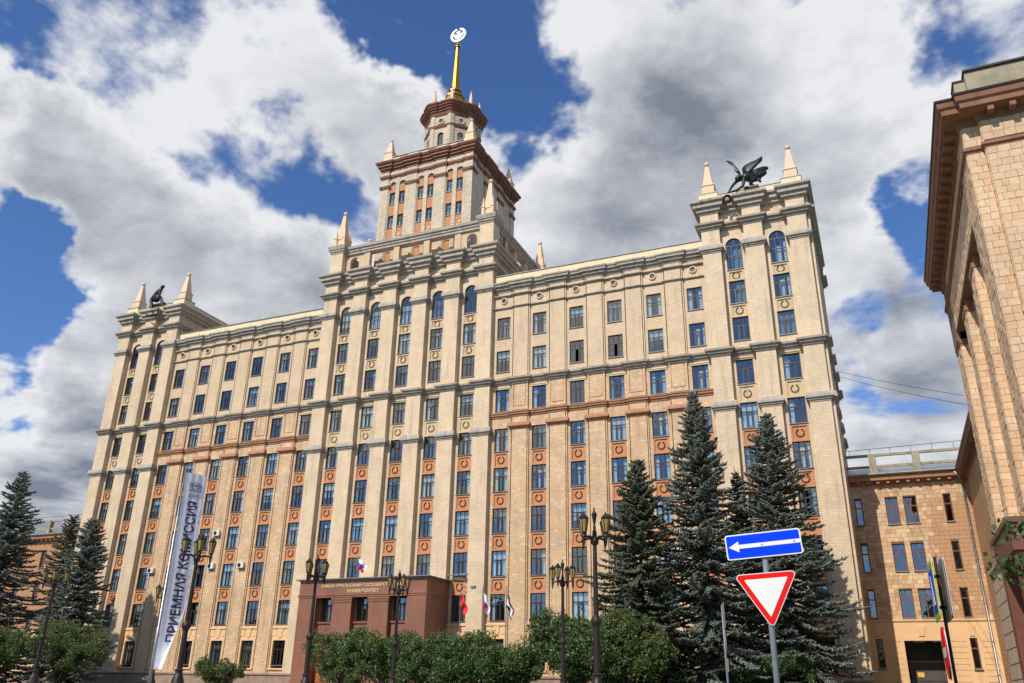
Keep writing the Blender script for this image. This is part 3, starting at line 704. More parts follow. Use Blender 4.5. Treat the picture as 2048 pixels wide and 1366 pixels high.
TC = 8.55                                             # tower axis
def build_tower():
    h = 6.4; yf = TC-h; wp = .14
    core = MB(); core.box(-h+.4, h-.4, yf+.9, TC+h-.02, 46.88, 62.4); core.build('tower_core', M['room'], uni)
    w = MB(); pier_x = [(-6.4,-5.3), (-2.72,-1.28), (1.28,2.72), (5.3,6.4)]
    for a, b in pier_x: MB().box(a, b, yf, yf+.8, 46.88, 62.2).build('tower_pier', M['ivory'], uni)
    for a, b in pier_x:
        for e in ((a-.1, a) if a > -6 else None, (b, b+.1) if b < 6 else None):
            if e: w.box(e[0], e[1], yf+.07, yf+.8, 46.88, 61.6)
    w.box(-5.2, 5.2, yf+wp-.02, yf+.8, 61.1, 62.3)
    for c in (-4., 0., 4.):
        w.box(c-.26, c+.26, yf+wp-.04, yf+.8, 46.88, 60.0)
        for s in (-1, 1):
            x = c+s*.68; e0, e1 = sorted((c+s*1.1, c+s*1.2)); w.box(e0, e1, yf+wp, yf+.8, 46.88, 60.0)
            w.arch_wall(x, .42, 60.0, 61.12, yf+wp, yf+.8, hw=.42); 
            for z0, z1 in ((46.88,50.5), (52.2,53.85), (55.55,57.2), (58.9,59.95)):
                MB().box(x-.42, x+.42, yf+.22, yf+.6, z0, z1).build('tower_panel', M['rust'], uni)
                if z1 < 59: MB().box(x-.45, x+.45, yf+.12, yf+.22, z1-.08, z1).build('sill', M['stone'], uni)
            for z in (50.5, 53.85, 57.2):
                o = put('window', WT, uni, (x, yf+.36, z)); 
                for r in pane_rects(.42, 1.7, 2): GL.box(x+r[0], x+r[1], yf+.36, yf+.37, z+r[2], z+r[3])
                put('curtain', wavy(-.38, .0 if s > 0 else .38, .05, 1.6, n=6).mesh('curtain', M['curtain']), o)
            m = MB(); m.prism([(x+.41*math.cos(a*math.pi/10), 59.98+.41*math.sin(a*math.pi/10)) for a in range(11)], yf+.3, yf+.34); m.build('arch_light', M['frame'], uni)
            m = MB(); m.prism([(x+.33*math.cos(a*math.pi/10), 60.02+.33*math.sin(a*math.pi/10)) for a in range(11)], yf+.285, yf+.298); m.build('arch_pane', M['glass'], uni)
        w.box(c-.26, c+.26, yf+wp-.04, yf+.8, 60.0, 61.12)
        for s in (-1, 1): e0, e1 = sorted((c+s*1.1, c+s*1.2)); w.box(e0, e1, yf+wp, yf+.8, 60.0, 61.12)
    # side and back walls with shallow piers
    for s in (-1, 1):
        w.box(*sorted((s*h-s*.14, s*h-s*.7)), yf+.8, TC+h, 46.88, 62.3)
        for a, b in ((-6.4+.8,-5.3), (-2.72,-1.28), (1.28,2.72), (5.3,6.4)): w.box(*sorted((s*h, s*h-s*.15)), TC+a, TC+b, 46.88, 62.2)
    w.box(-h+.7, h-.7, TC+h-.6, TC+h-.01, 46.88, 62.3)
    w.build('tower_wall', M['ivory'], uni)
    sq = []
    ps = [(-6.4,-5.2), (-2.8,-1.2), (1.2,2.8), (5.2,6.4)]
    front = fold(ps, yf, yf+wp)
    right = [(h if True else 0, 0)]
    def rot(pts, k):
        a = Matrix.Rotation(k*math.pi/2, 2); return [tuple(a @ Vector((x, y-TC)) + Vector((0, TC))) for x, y in pts]
    loop = []
    for k in range(4): loop += rot(front, k)[:-1]
    band = lambda z0, k=1.: [(-.1,z0),(.05*k,z0),(.07*k,z0+.14),(.16*k,z0+.2),(.18*k,z0+.38),(.22*k,z0+.44),(-.1,z0+.5)]
    MB().moulding(loop, band(60.92), True).build('tower_band', M['maroon'], uni)
    cor = [(-.1,62.02),(.06,62.02),(.06,62.3),(.26,62.34),(.26,62.62),(.46,62.66),(.46,62.92),(.6,63.0),(.7,63.2),(.7,63.33),(-.2,63.45)]
    MB().moulding(loop, cor, True).build('tower_cornice', M['maroon'], uni)
    for k in range(4):
        for a, b in ps:
            if k in (0, 1, 3):
                pts = rot([(a,yf+.3),(a,yf),(b,yf),(b,yf+.3)], k)
                MB().moulding(pts, band(59.42, .8)).build('tower_capital', M['maroon'], uni)
    p = MB(); o = 6.35
    for k in range(4):
        p.M = Matrix.Translation((0,TC,0)) @ Matrix.Rotation(k*math.pi/2, 4, 'Z')
        p.box(-o, o-.4, -o, -o+.4, 63.4, 64.1)
        for a, b in ((-2.75,-1.25),(1.25,2.75)): p.box(a, b, -o-.05, -o, 63.4, 64.1)
        p.box(-o-.06, -o+1.3, -o-.06, -o+1.3, 63.4, 64.25)
    p.build('tower_parapet', M['cream_plaster'], uni)
    c = MB()
    for k in range(4):
        c.M = Matrix.Translation((0,TC,0)) @ Matrix.Rotation(k*math.pi/2, 4, 'Z'); c.box(-o+1.32, o-1.32, -o-.12, -o+.45, 64.1, 64.17)
    c.build('parapet_coping', M['sill'], uni)
    MB().box(-6, 6, TC-6, TC+6, 62.4, 63.6).build('tower_roof', M['roof'], uni)
    # octagonal lantern
    ap = 3.4; R8 = ap/math.cos(math.pi/8); lw = MB(); fr = MB()
    for k in range(8):
        T = Matrix.Translation((0,TC,0)) @ Matrix.Rotation(k*math.pi/4, 4, 'Z'); hw = ap*math.tan(math.pi/8)
        lw.M = T
        lw.box(-hw, -.42, -ap, -ap+.4, 63.6, 71.8); lw.box(.42, hw, -ap, -ap+.4, 63.6, 71.8); lw.box(-.42, .42, -ap, -ap+.4, 63.6, 65.7)
        lw.arch_wall(0, .42, 68.25, 69.4, -ap, -ap+.4); lw.box(-.42, .42, -ap, -ap+.4, 69.4, 71.8)
        lw.box(-hw-.03, -hw+.42, -ap-.1, -ap, 63.6, 71.75); lw.box(hw-.42, hw+.03, -ap-.1, -ap, 63.6, 71.75); lw.box(-hw+.42, -hw+.52, -ap-.05, -ap, 63.6, 71.75); lw.box(hw-.52, hw-.42, -ap-.05, -ap, 63.6, 71.75)
        r = MB(); r.M = T @ Matrix.Translation((0,-ap,70.42)) @ Matrix.Rotation(R(90), 4, 'X')
        r.lathe(0, 0, [(.3,0),(.3,.08),(.34,.12),(.5,.12),(.54,.08),(.54,0)], 18); ro = r.build('roundel', M['ivory'], uni)
        g = MB(); g.M = r.M; g.lathe(0, 0, [(.29,.01),(.29,.03),(.05,.035)], 18); g.build('pane', M['glass'], ro)
        wm = MB(); wm.M = T
        y = -ap+.16
        wm.box(-.42, -.36, y, y+.08, 65.7, 68.25); wm.box(.36, .42, y, y+.08, 65.7, 68.25); wm.box(-.36, .36, y, y+.08, 65.7, 65.76); wm.box(-.36, .36, y, y+.08, 68.2, 68.28)
        for i in range(8):
            a0, a1 = math.pi*i/8, math.pi*(i+1)/8; wm.prism([(r_*math.cos(a), 68.25+r_*math.sin(a)) for r_, a in ((.42,a0),(.42,a1),(.36,a1),(.36,a0))], y, y+.08)
        wo = wm.build('window', M['frame'], uni)
        pm = MB(); pm.M = T; pm.box(-.36, .36, y+.03, y+.04, 65.76, 68.2); pm.prism([(.36*math.cos(a*math.pi/8), 68.28+.34*math.sin(a*math.pi/8)) for a in range(9)], y+.03, y+.04); pm.build('pane', M['glass'], wo)
    lw.build('lantern_wall', M['ivory'], uni)
    MB().frustum(0, TC, 63.6, 71.8, ap-.7, ap-.7, 8, math.pi/8).build('lantern_core', M['room'], uni)
    octo = [(R8*math.cos(math.pi/8+k*math.pi/4), TC+R8*math.sin(math.pi/8+k*math.pi/4)) for k in range(8)]
    MB().moulding(octo, band(69.3, .9), True).build('lantern_band', M['maroon'], uni)
    MB().moulding(octo, band(71.2, .9), True).build('lantern_band', M['maroon'], uni)
    loop8 = []
    for k in range(8):
        a, b = Vector(octo[k]), Vector(octo[(k+1)%8]); d = (b-a).normalized(); n = Vector((d.y,-d.x))
        pr = .1
        loop8 += [tuple(a+d*.05+n*pr), tuple(a+d*.62+n*pr), tuple(a+d*.66), tuple(b-d*.66), tuple(b-d*.62+n*pr), tuple(b-d*.05+n*pr)]
    lc = [(-.2,71.68),(.06,71.68),(.1,71.86),(.24,71.95),(.24,72.12),(.44,72.25),(.46,72.42),(.62,72.5),(.7,72.75),(.82,72.82),(.84,73.0),(-.4,73.15)]
    MB().moulding(loop8, lc, True).build('lantern_cornice', M['maroon'], uni)
    MB().frustum(0, TC, 73.0, 73.65, R8*.93, R8*.93, 8, math.pi/8).frustum(0, TC, 73.65, 73.72, R8*.97, R8*.97, 8, math.pi/8).build('lantern_parapet', M['stone'], uni)
    for x, y in octo: obelisk(x*.93, TC+(y-TC)*.93, 73.4, .3, .62, .22, .09, 1.55, .12)
    # gilded base, spire, emblem
    g = MB()
    for z0, z1, r0, r1 in ((73.7,74.5,2.5,2.3),(74.5,75.2,2.3,1.75),(75.2,75.45,1.85,1.85),(75.45,76.5,1.6,1.25),(76.5,76.75,1.35,1.35),(76.75,77.6,1.1,.78),(77.6,77.8,.9,.9)):
        g.frustum(0, TC, z0, z1, r0, r1, 8, math.pi/8)
    g.build('spire_base', M['gold'], uni)
    s = MB(); s.frustum(0, TC, 77.8, 85.5, .6, .26, 8, math.pi/8); s.lathe(0, TC, [(.2,85.5),(.4,85.52),(.4,85.6),(.2,85.62)], 10); s.lathe(0, TC, [(.12,85.6),(.24,85.8),(.29,86.0),(.24,86.2),(.13,86.4),(.13,86.65)], 12)
    so = s.build('spire', M['gold'], uni)
    e = MB(); ec = 87.75
    n = 44
    for i in range(n):                                   # wreath ring, open at the top
        a0 = math.pi/2+.2+i*(2*math.pi-.4)/n; a1 = math.pi/2+.2+(i+1)*(2*math.pi-.4)/n; ro = 1.2*(1+.035*(i % 2)); 
        e.prism([(r*math.cos(a), ec+r*math.sin(a)) for r, a in ((.9,a0),(ro,a0),(ro,a1),(.9,a1))], TC-.09, TC+.09)
    half = [(0,-.86),(.2,-.78),(.16,-.45),(.42,-.62),(.5,-.4),(.3,-.3),(.62,-.22),(.8,.1),(.72,.45),(.52,.22),(.36,.2),(.2,.05),(.16,.3),(.3,.42),(.34,.6),(.2,.62),(.08,.5),(0,.36)]
    half = [(-x, z) for x, z in half]
    for sgn in (1, -1):
        poly = [(sgn*x*1.04, ec+z*1.02) for x, z in half]
        if sgn > 0: poly = poly[::-1]
        e.prism(poly, TC-.06, TC+.06)
    e.box(-.13, .13, TC-.05, TC+.05, 88.3, 88.5)
    e.build('emblem', M['white'], so)
build_tower()
place_glazing()

# ---------------------------------------------------------------- plinth and entrance portico
def build_base():
    for s in (-1, 1):
        a, b = sorted((s*6.95, s*43.25))
        MB().box(a, b, -.95, .3, 1.2, 2.7).build('plinth', M['plinth'], uni)
        MB().moulding([(a,-.9),(b,-.9)], [(-.9,2.66),(.06,2.66),(.14,2.72),(.16,2.8),(.12,2.9),(.0,2.96),(-.9,2.97)]).build('plinth_ledge', M['plinth'], uni)
    # portico: three tall openings between granite piers
    yf, x1, zt = -4.5, 6.95, 11.1
    m = MB()
    for a, b in ((-x1,-4.95), (-3.05,-.95), (.95,3.05), (4.95,x1)): m.box(a, b, yf, -3.0, 1.3, 9.75)
    m.box(-x1, -x1+.8, -3.0, .0, 1.3, 9.75); m.box(x1-.8, x1, -3.0, .0, 1.3, 9.75); m.box(-x1, x1, yf, .0, 9.75, zt)
    for c in (-4., 0., 4.): m.box(c-.95, c+.95, yf+.55, -3.4, 6.0, 7.42); m.box(c-.95, c-.78, yf+.62, -3.4, 7.42, 9.75); m.box(c+.78, c+.95, yf+.62, -3.4, 7.42, 9.75); m.box(c-.95, c+.95, yf+.45, -3.5, 1.3, 1.9)
    po = m.build('portico', M['granite'], uni)
    b = MB(); b.moulding([(-x1,.0),(-x1,yf),(x1,yf),(x1,.0)], [(-.05,9.55),(.04,9.55),(.05,9.7),(.1,9.74),(.1,9.84),(-.05,9.88)]); b.build('band', M['granite'], po)
    r = MB(); r.moulding([(-x1,.0),(-x1,yf),(x1,yf),(x1,.0)], [(-.3,zt-.02),(.06,zt),(.12,zt+.06),(.34,zt+.1),(.34,zt+.18),(-.3,zt+.2)]); r.box(-x1+.1, x1-.1, yf+.1, 0, zt, zt+.16); r.build('portico_roof', M['sill'], po)
    for c in (-4., 0., 4.):
        for z in (9.38,): 
            k = MB(); k.moulding([(c-.95,yf+.5),(c+.95,yf+.5)], [(0,7.2),(.06,7.22),(.1,7.3),(.1,7.4),(0,7.42)]); k.box(c-.12, c+.12, yf+.4, yf+.6, 9.5, 9.75); k.build('portico_sill', M['granite'], po)
        w = put('window', WM, po, (c, yf+.95, 7.42)); 
        pm = MB()
        for q in RECTS: pm.box(q[0], q[1], 0, .01, q[2], q[3])
        pm.build('pane', M['glass'], w)
        d = MB(); d.box(c-.9, c+.9, -3.62, -3.5, 1.9, 5.6)
        for s in (-1, 1):
            for z0, z1 in ((2.1,3.3),(3.5,4.6),(4.8,5.4)): d.box(*sorted((c+s*.1, c+s*.8)), -3.66, -3.62, z0, z1)
        d.box(c-.08, c+.08, -3.72, -3.66, 3.2, 3.9)
        d.build('door', plain('varnished_door', (.42,.13,.035), .4, .15), po)
    for a, b_ in ((-3.05,-.95),(.95,3.05)):
        MB().moulding([(a,-3.5),(a,yf-.001),(b_,yf-.001),(b_,-3.5)], [(-.02,9.1),(.05,9.1),(.06,9.3),(.11,9.34),(.11,9.5),(-.02,9.52)]).build('portico_capital', M['granite'], po)
    MB().box(-x1+.3, x1-.3, -2.9, -2.8, 1.9, 9.7).build('portico_room', M['room'], po)
    st = MB()
    for i in range(3): st.box(-7.4, 7.4, -8.2+i*.7, -4.45, 1.3, 1.5+.14*(i+1))
    st.build('entrance_steps', M['granite'], uni)
    return po
portico = build_base()

# ---------------------------------------------------------------- link wings and the side building
TILE = tile_mat('terracotta_tile', [(.54,.31,.15), (.63,.40,.21), (.48,.25,.12), (.66,.46,.26), (.42,.22,.11), (.58,.35,.17), (.70,.52,.32)])
TILE_D = tile_mat('brown_tile', [(.51,.28,.14), (.56,.33,.17), (.46,.245,.125), (.58,.365,.195), (.52,.29,.145)])
TILE_S = tile_mat('sand_tile', [(.62,.385,.215), (.67,.445,.27), (.55,.315,.165), (.65,.41,.235), (.57,.305,.17), (.68,.49,.31)])
M['brown'] = plain('brown_stone', (.27,.125,.07), .8, .2, 1.5, bump=.3, streak=.25)
M['grout'] = plain('dark_grout', (.20,.13,.08), .9, .25, 2.)
M['wood'] = plain('brown_window_frame', (.20,.06,.03), .5, .2)
M['bare'] = plain('bare_concrete', (.33,.285,.20), .9, .3, 1.2, bump=.4, streak=.3)
CAMP = Vector((45.01, -73.67, 1.63))
unit_tile = {}
def lay_tiles(parent, faces, tw, th, mat_of, seed, limit=300):
    """faces: (axis, plane, outward sign, u0, u1, z0, z1, holes). The tiles nearest the camera become parts, the rest one mesh."""
    rg = random.Random(seed); T = []
    for (ax, pl, sg, u0, u1, z0, z1, holes) in faces:
        n = max(1, round((z1-z0)/th)); h = (z1-z0)/n
        for k in range(n):
            za, zb = z0+k*h, z0+(k+1)*h; zc = (za+zb)/2
            cuts = sorted((a, b) for a, b, c, d in holes if c < zc < d); segs = []; p = u0
            for a, b in cuts:
                if a > p+.03: segs.append((p, a))
                p = max(p, b)
            if u1 > p+.03: segs.append((p, u1))
            for a, b in segs:
                if b-a < tw*.9: xs = [a, b]
                else:
                    xs = [a]; x = a + tw*(rg.uniform(.35, 1.0) if k % 2 else rg.uniform(.75, 1.1))
                    while x < b-.12: xs.append(x); x += tw*rg.choice((1., 1., 1.05, .9, .55, 1.1))
                    xs.append(b)
                for i in range(len(xs)-1):
                    T.append((ax, pl, sg, xs[i]+.008, xs[i+1]-.008, za+.008, zb-.008, rg.uniform(.025, .05)))
    def cen(t): u = (t[3]+t[4])/2; z = (t[5]+t[6])/2; return Vector((u, t[1], z)) if t[0] == 'y' else Vector((t[1], u, z))
    T.sort(key=lambda t: (cen(t)-CAMP).length)
    rest = {}
    for i, t in enumerate(T):
        ax, pl, sg, u0, u1, z0, z1, d = t; m = mat_of(cen(t)); c = cen(t)
        a, b = sorted((pl-sg*.03, pl+sg*d))
        if i < limit:
            if m.name not in unit_tile: unit_tile[m.name] = MB().box(-.5,.5,-.5,.5,-.5,.5).mesh('tile', m)
            loc = Vector(c); 
            if ax == 'y': loc.y = (a+b)/2; sc = (u1-u0, b-a, z1-z0)
            else: loc.x = (a+b)/2; sc = (b-a, u1-u0, z1-z0)
            o = put('tile', unit_tile[m.name], parent, loc, scale=sc)
            o.rotation_euler = (rg.gauss(0, .004), rg.gauss(0, .004), rg.gauss(0, .006))
        else:
            mb = rest.setdefault(m.name, (MB(), m))[0]
            mb.box(u0, u1, a, b, z0, z1) if ax == 'y' else mb.box(a, b, u0, u1, z0, z1)
    if rest:
        ms = [v[1] for v in rest.values()]; full = MB(); mi = []
        for j, (mb, m) in enumerate(rest.values()): full.add(mb.v, mb.f); mi += [j]*len(mb.f)
        me = full.mesh('tile_cladding', None)
        for m in ms: me.materials.append(m)
        me.polygons.foreach_set('material_index', mi); put('tile_cladding', me, parent, kind='stuff')

def plain_window(parent, x0, x1, z0, z1, y, cols, mat='wood', tr=.66, sill=True):
    m = MB(); b = .07
    m.box(x0, x0+b, y-.05, y+.05, z0, z1); m.box(x1-b, x1, y-.05, y+.05, z0, z1); m.box(x0+b, x1-b, y-.05, y+.05, z0, z0+b); m.box(x0+b, x1-b, y-.05, y+.05, z1-b, z1)
    t = z0+(z1-z0)*tr; m.box(x0+b, x1-b, y-.045, y+.045, t-.05, t+.05)
    for k in range(1, cols):
        x = x0+(x1-x0)*k/cols; m.box(x-.04, x+.04, y-.04, y+.04, z0+b, t-.05); m.box(x-.035, x+.035, y-.04, y+.04, t+.05, z1-b)
    w = m.build('window', M[mat], parent)
    for k in range(cols):
        xa, xb = x0+(x1-x0)*k/cols, x0+(x1-x0)*(k+1)/cols
        for za, zb in ((z0+b, t-.05), (t+.05, z1-b)): MB().box(xa+.035, xb-.035, y, y+.01, za, zb).build('pane', M['glass'], w)
    if sill: MB().box(x0-.06, x1+.06, y-.34, y-.06, z0-.1, z0-.004).build('sill', M['sill'], w)
    return w

LY = 7.5
def link(side):
    s = 1 if side > 0 else -1
    root = thing('link_wing', 'low terracotta-tiled link wing with gateway, between the tall building and the right side building' if s > 0 else
                 'low rust-coloured link wing with railed metal roof behind the spruces at far left', 'building')
    X = lambda a, b: tuple(sorted((s*a, s*b)))
    xa, xb = 42.9, 53.2 if s > 0 else 75.
    rows = [7.96, 11.8, 15.83]; wins = []
    for z in rows:
        for a, b, c in ((43.62,44.2,1), (46.15,47.15,2), (47.63,48.66,2), (50.8,51.38,1)): wins.append((a, b, z, z+2.32, c))
        if s < 0:
            for a, b, c in ((54.,55.,2), (58.,59.,2), (62.,63.,2), (66.,67.,2)): wins.append((a, b, z, z+2.32, c))
    holes = [(a-.02, b+.02, z0-.08, z1+.02) for a, b, z0, z1, c in wins]
    # solid wall built round the openings
    w = MB(); zs = [7.75]
    for z in rows: zs += [z, z+2.32]
    zs.append(19.6)
    for k in range(len(zs)-1):
        if k % 2 == 0: w.box(*X(xa, xb), LY, LY+.35, zs[k], zs[k+1])
        else:
            z = zs[k]; p = xa
            for a, b, z0, z1, c in sorted(v for v in wins if v[2] == z):
                w.box(*X(p, a), LY, LY+.35, zs[k], zs[k+1]); p = b
            w.box(*X(p, xb), LY, LY+.35, zs[k], zs[k+1])
    w.build('wall', M['grout'] if s > 0 else plain('rust_tile_wall', (.42,.21,.10), .8, .2, 2.), root)
    for a, b, z0, z1, c in wins: plain_window(root, *X(a, b), z0, z1, LY+.2, c)
    if s > 0:
        tr = random.Random(4)
        def mo(c): return TILE_D if c.x > 49.35 + tr.gauss(0,.12) and c.z < 17.9 + tr.gauss(0,.3) and tr.random() < .9 or tr.random() < .05 else TILE
        lay_tiles(root, [('y', LY, -1, xa, xb, 7.85, 19.3, holes)], .43, .355, mo, 3)
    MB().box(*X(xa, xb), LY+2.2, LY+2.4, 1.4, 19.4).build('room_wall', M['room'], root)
    # ground floor in orange stucco with channelled joints, gateway and slit windows
    g = MB(); gz = 6.15
    ops = [(43.75,44.3,4.0,6.3), (50.85,51.4,4.0,6.35)]
    g.box(*X(xa, 43.75), LY-.1, LY+.4, 1.4, 7.75); g.box(*X(43.75,44.3), LY-.1, LY+.4, 1.4, 4.); g.box(*X(43.75,44.3), LY-.1, LY+.4, 6.3, 7.75); g.box(*X(44.3,45.95), LY-.1, LY+.4, 1.4, 7.75)
    g.box(*X(45.95,48.75), LY-.1, LY+.4, gz, 7.75); g.box(*X(48.75,50.85), LY-.1, LY+.4, 1.4, 7.75); g.box(*X(50.85,51.4), LY-.1, LY+.4, 1.4, 4.); g.box(*X(50.85,51.4), LY-.1, LY+.4, 6.35, 7.75); g.box(*X(51.4,xb), LY-.1, LY+.4, 1.4, 7.75)
    g.build('ground_floor', M['orange'], root)
    j = random.Random(5)
    for (u0, u1) in ((xa+.1,43.5), (44.6,45.7), (49.2,50.6), (51.65,52.7)):
        for k in range(8):
            z = 3.0+k*.44; x = u0
            while x < u1-.2:
                x2 = min(u1, x+j.uniform(.5, .95)); MB().box(*X(x+.02, x2-.02), LY-.135, LY-.1, z+.02, z+.42).build('quoin', M['orange'], root); x = x2
    for c, hw in ((47.35,.3), (51.12,.22), (44.02,.22)): MB().prism([(s*c-hw*.7,6.5),(s*c+hw*.7,6.5),(s*c+hw*1.2,7.3),(s*c-hw*1.2,7.3)], LY-.17, LY-.1).build('keystone', M['orange'], root)
    MB().moulding([(X(xa,xb)[0],LY-.1),(X(xa,xb)[1],LY-.1)], [(0,7.62),(.05,7.64),(.1,7.72),(.1,7.82),(-.1,7.86)]).build('string_course', M['orange'], root)
    for a, b, z0, z1 in ops: plain_window(root, *X(a, b), z0, z1, LY+.1, 1)
    if s > 0:
        gt = MB()
        for k in range(15): x = 46.+k*.195; gt.box(x, x+.03, LY+.25, LY+.28, 1.5, 4.6)
        for z in (1.7, 3.0, 4.5): gt.box(45.97, 48.73, LY+.24, LY+.29, z, z+.06)
        gt.build('gate', M['iron'], root)
        MB().box(46.6, 47.1, LY+.2, LY+.22, 3.35, 3.7).build('gate_notice', plain('notice_orange', (.85,.42,.06), .5), root)
    MB().box(*X(xa, xb), LY-.3, LY+.0, 1.3, 2.75).build('plinth', M['plinth'], root)
    # eaves with modillions, railed parapet and metal roof
    e0, e1 = X(xa, xb)
    MB().moulding([(e0,LY),(e1,LY)], [(-.1,19.25),(.1,19.3),(.14,19.5),(.22,19.55),(.7,19.62),(.74,19.95),(.86,20.1),(-.1,20.2)]).build('eaves', M['red'], root)
    x = xa+.3
    while x < xb-.3: MB().box(*X(x, x+.26), LY-.55, LY+.02, 19.36, 19.6).build('modillion', M['red'], root); x += .82
    MB().tube([(e0,LY-.9,20.12),(e1,LY-.9,20.12)], .09).build('gutter', M['roof'], root)
    MB().add([(e0,LY-.9,20.2),(e1,LY-.9,20.2),(e1,LY+4.5,21.9),(e0,LY+4.5,21.9),(e0,LY+4.5,20),(e1,LY+4.5,20)], [(0,1,2,3),(3,2,5,4),(0,4,5,1)]).build('roof', M['roof'], root)
    for x in ((45.3,48.9) if s > 0 else (46.,50.,54.,58.,62.)): MB().box(*X(x, x+.62), LY-.45, LY+.1, 20.1, 22.05).build('parapet_post', M['bare'], root)
    for z in (20.95, 22.0): MB().box(e0, e1, LY-.3, LY-.05, z-.1, z+.12).build('parapet_rail', M['bare'], root)
    rl = MB(); rl.tube([(e0,LY-.18,22.55),(s*46,LY-.18,22.62),(e1,LY-.18,22.72)], .025, 5)
    for k in range(6): x = e0+(e1-e0)*(k+.5)/6; rl.tube([(x,LY-.18,22.1),(x,LY-.18,22.65)], .02, 5)
    rl.build('handrail', M['iron'], root)
    return root
link(1); link(-1)

def side_building():
    root = thing('side_building', 'tall terracotta-tiled building with deep pilasters and heavy eaves at the right edge', 'building')
    XB = 50.9; YF = -38.0; YB = -20.2; ZM = 23.5
    # low range behind, running to the link
    MB().box(52.9, 64, -20.3, 22., 1.4, 19.4).build('rear_range', brick('rear_tile', (.58,.36,.19), (.48,.27,.135), (.25,.15,.08), w=.43, h=.355, ms=.02, stain=.3), root)
    MB().moulding([(52.9,8.),(52.9,-20.3)], [(-.1,19.2),(.1,19.25),(.2,19.5),(.7,19.6),(.75,19.95),(.85,20.1),(-.1,20.25)]).build('rear_eaves', M['brown'], root)
    for k in range(26): MB().box(52.35, 52.95, 6.6-k*1.0, 6.9-k*1.0, 19.3, 19.58).build('modillion', M['brown'], root)
    MB().box(52.2, 64, -20.3, 22, 20.2, 20.6).build('rear_roof', M['roof'], root)
    # tall block: corner pier, pilasters, back wall of the niches, front
    body = MB(); body.box(51.9, 66, YF+.2, YB, 1.4, 25.0)
    body.box(XB, 52., YF, -35.7, 7.9, 25.); body.box(51.6, 66, YF-.3, YF+.5, 7.9, 25.)
    for a, b in ((-32.43,-31.0), (-27.27,-25.9), (-22.4,YB)): body.box(XB+.12, 52., a, b, 7.9, 20.9)
    body.box(51.45, 52., -35.7, YB, 7.9, 21.4)
    body.box(XB+.05, 52., -35.7, YB, 21.4, 25.0); body.box(XB, 52., -22.4, YB, 20.9, 25.)
    body.build('wall', M['grout'], root)
    F = [('y', YF-.3, -1, 51.6, 55.2, 7.95, ZM, []), ('y', YF-.3, -1, 51.6, 55.2, 23.9, 25.0, []), ('y', YF, -1, XB, 51.58, 7.95, ZM, []), ('y', YF, -1, XB, 51.58, 23.85, 25.0, []),
         ('x', 51.6, -1, YF-.3, YF, 7.95, 25.0, []), ('x', XB, -1, YF, -35.7, 7.95, ZM, []), ('x', XB, -1, YF, -35.7, 23.85, 24.9, []), ('x', XB+.05, -1, -35.68, YB, 21.5, ZM, []), ('x', XB+.05, -1, -35.68, YB, 23.85, 24.9, [])]
    for a, b in ((-32.43,-31.0), (-27.27,-25.9), (-22.4,YB)):
        F += [('y', a, -1, XB+.12, 51.43, 7.95, 20.9, []), ('x', XB+.12, -1, a, b, 7.95, 20.9, [])]
        MB().moulding([(51.95,b),(XB+.12,b),(XB+.12,a),(51.95,a)], [(-.1,20.5),(.03,20.5),(.04,20.65),(.08,20.7),(.08,20.95),(-.1,21.0)]).plan([(XB+.2,a),(51.95,a),(51.95,b),(XB+.2,b)], 20.9, 21.45).build('capital', M['brown'], root)
    F += [('x', 51.45, -1, y0, y1, 7.95, 21.4, [(c-.82, c+.82, 8.9, 19.55)]) for y0, y1, c in ((-35.7,-32.45,-34.), (-31.,-27.3,-29.5), (-25.9,-22.42,-24.5))]
    lay_tiles(root, F, .44, .33, lambda c: TILE_S if c.y < -37.5 or c.x > 51.5 else TILE_S, 11)
    for y in (-34., -29.5, -24.5): plain_win_x(root, 51.44, y)
    path = [(XB,YB),(XB,YF),(51.6,YF),(51.6,YF-.3),(66,YF-.3)]
    MB().moulding(path, [(-.1,ZM),(.04,ZM),(.06,ZM+.1),(.14,ZM+.14),(.14,ZM+.26),(-.1,ZM+.3)]).build('string_course', M['brown'], root)
    MB().moulding(path, [(-.1,24.85),(.08,24.88),(.1,25.05),(.16,25.1),(.16,25.2),(.72,25.28),(.74,25.5),(.84,25.6),(.9,25.85),(-.1,25.95)]).build('eaves', M['brown'], root)
    MB().moulding(path, [(.5,25.86),(.94,25.86),(.96,25.96),(.4,26.02)]).build('eaves_flashing', M['iron'], root)
    for k in range(20): y = YF+.6+k*.88; MB().box(XB-.62, XB, y, y+.3, 25.02, 25.27).build('modillion', M['brown'], root)
    for k in range(6): x = 51.9+k*.83; MB().box(x, x+.24, YF-.92, YF-.3, 25.0, 25.27).build('modillion', M['brown'], root)
    p = MB(); p.box(51.05, 52.0, YF+.35, YF+1.2, 25.9, 27.6); p.box(51.5, 66, YF+.05, YF+.6, 25.9, 27.85); p.box(51.1, 51.6, YF+1.2, YB, 25.9, 27.4); p.build('parapet', M['bare'], root)
    c = MB(); c.box(51.0, 52., YF+.3, YF+1.2, 27.6, 27.68); c.box(51.45, 66, YF-.05, YF+.65, 27.85, 27.95); c.box(51.03, 51.65, YF+1.2, YB, 27.4, 27.5); c.build('parapet_coping', M['iron'], root)
    # rusticated base and brown granite portal
    M['pink'] = plain('pink_stucco', (.56,.38,.26), .85, .1, 1., streak=.15)
    b = MB(); b.box(50.55, 66, YF-.4, YB+.2, 1.4, 7.9); b.build('base', M['pink'], root)
    jr = random.Random(2)
    for k in range(8):
        z = 1.9+k*.72; y = -37.9
        while y < YB-.4:
            y2 = min(YB, y+jr.uniform(1.0, 1.6)); MB().box(50.47, 50.55, y+.03, y2-.03, z+.03, z+.69).build('rustication', M['pink'], root); y = y2
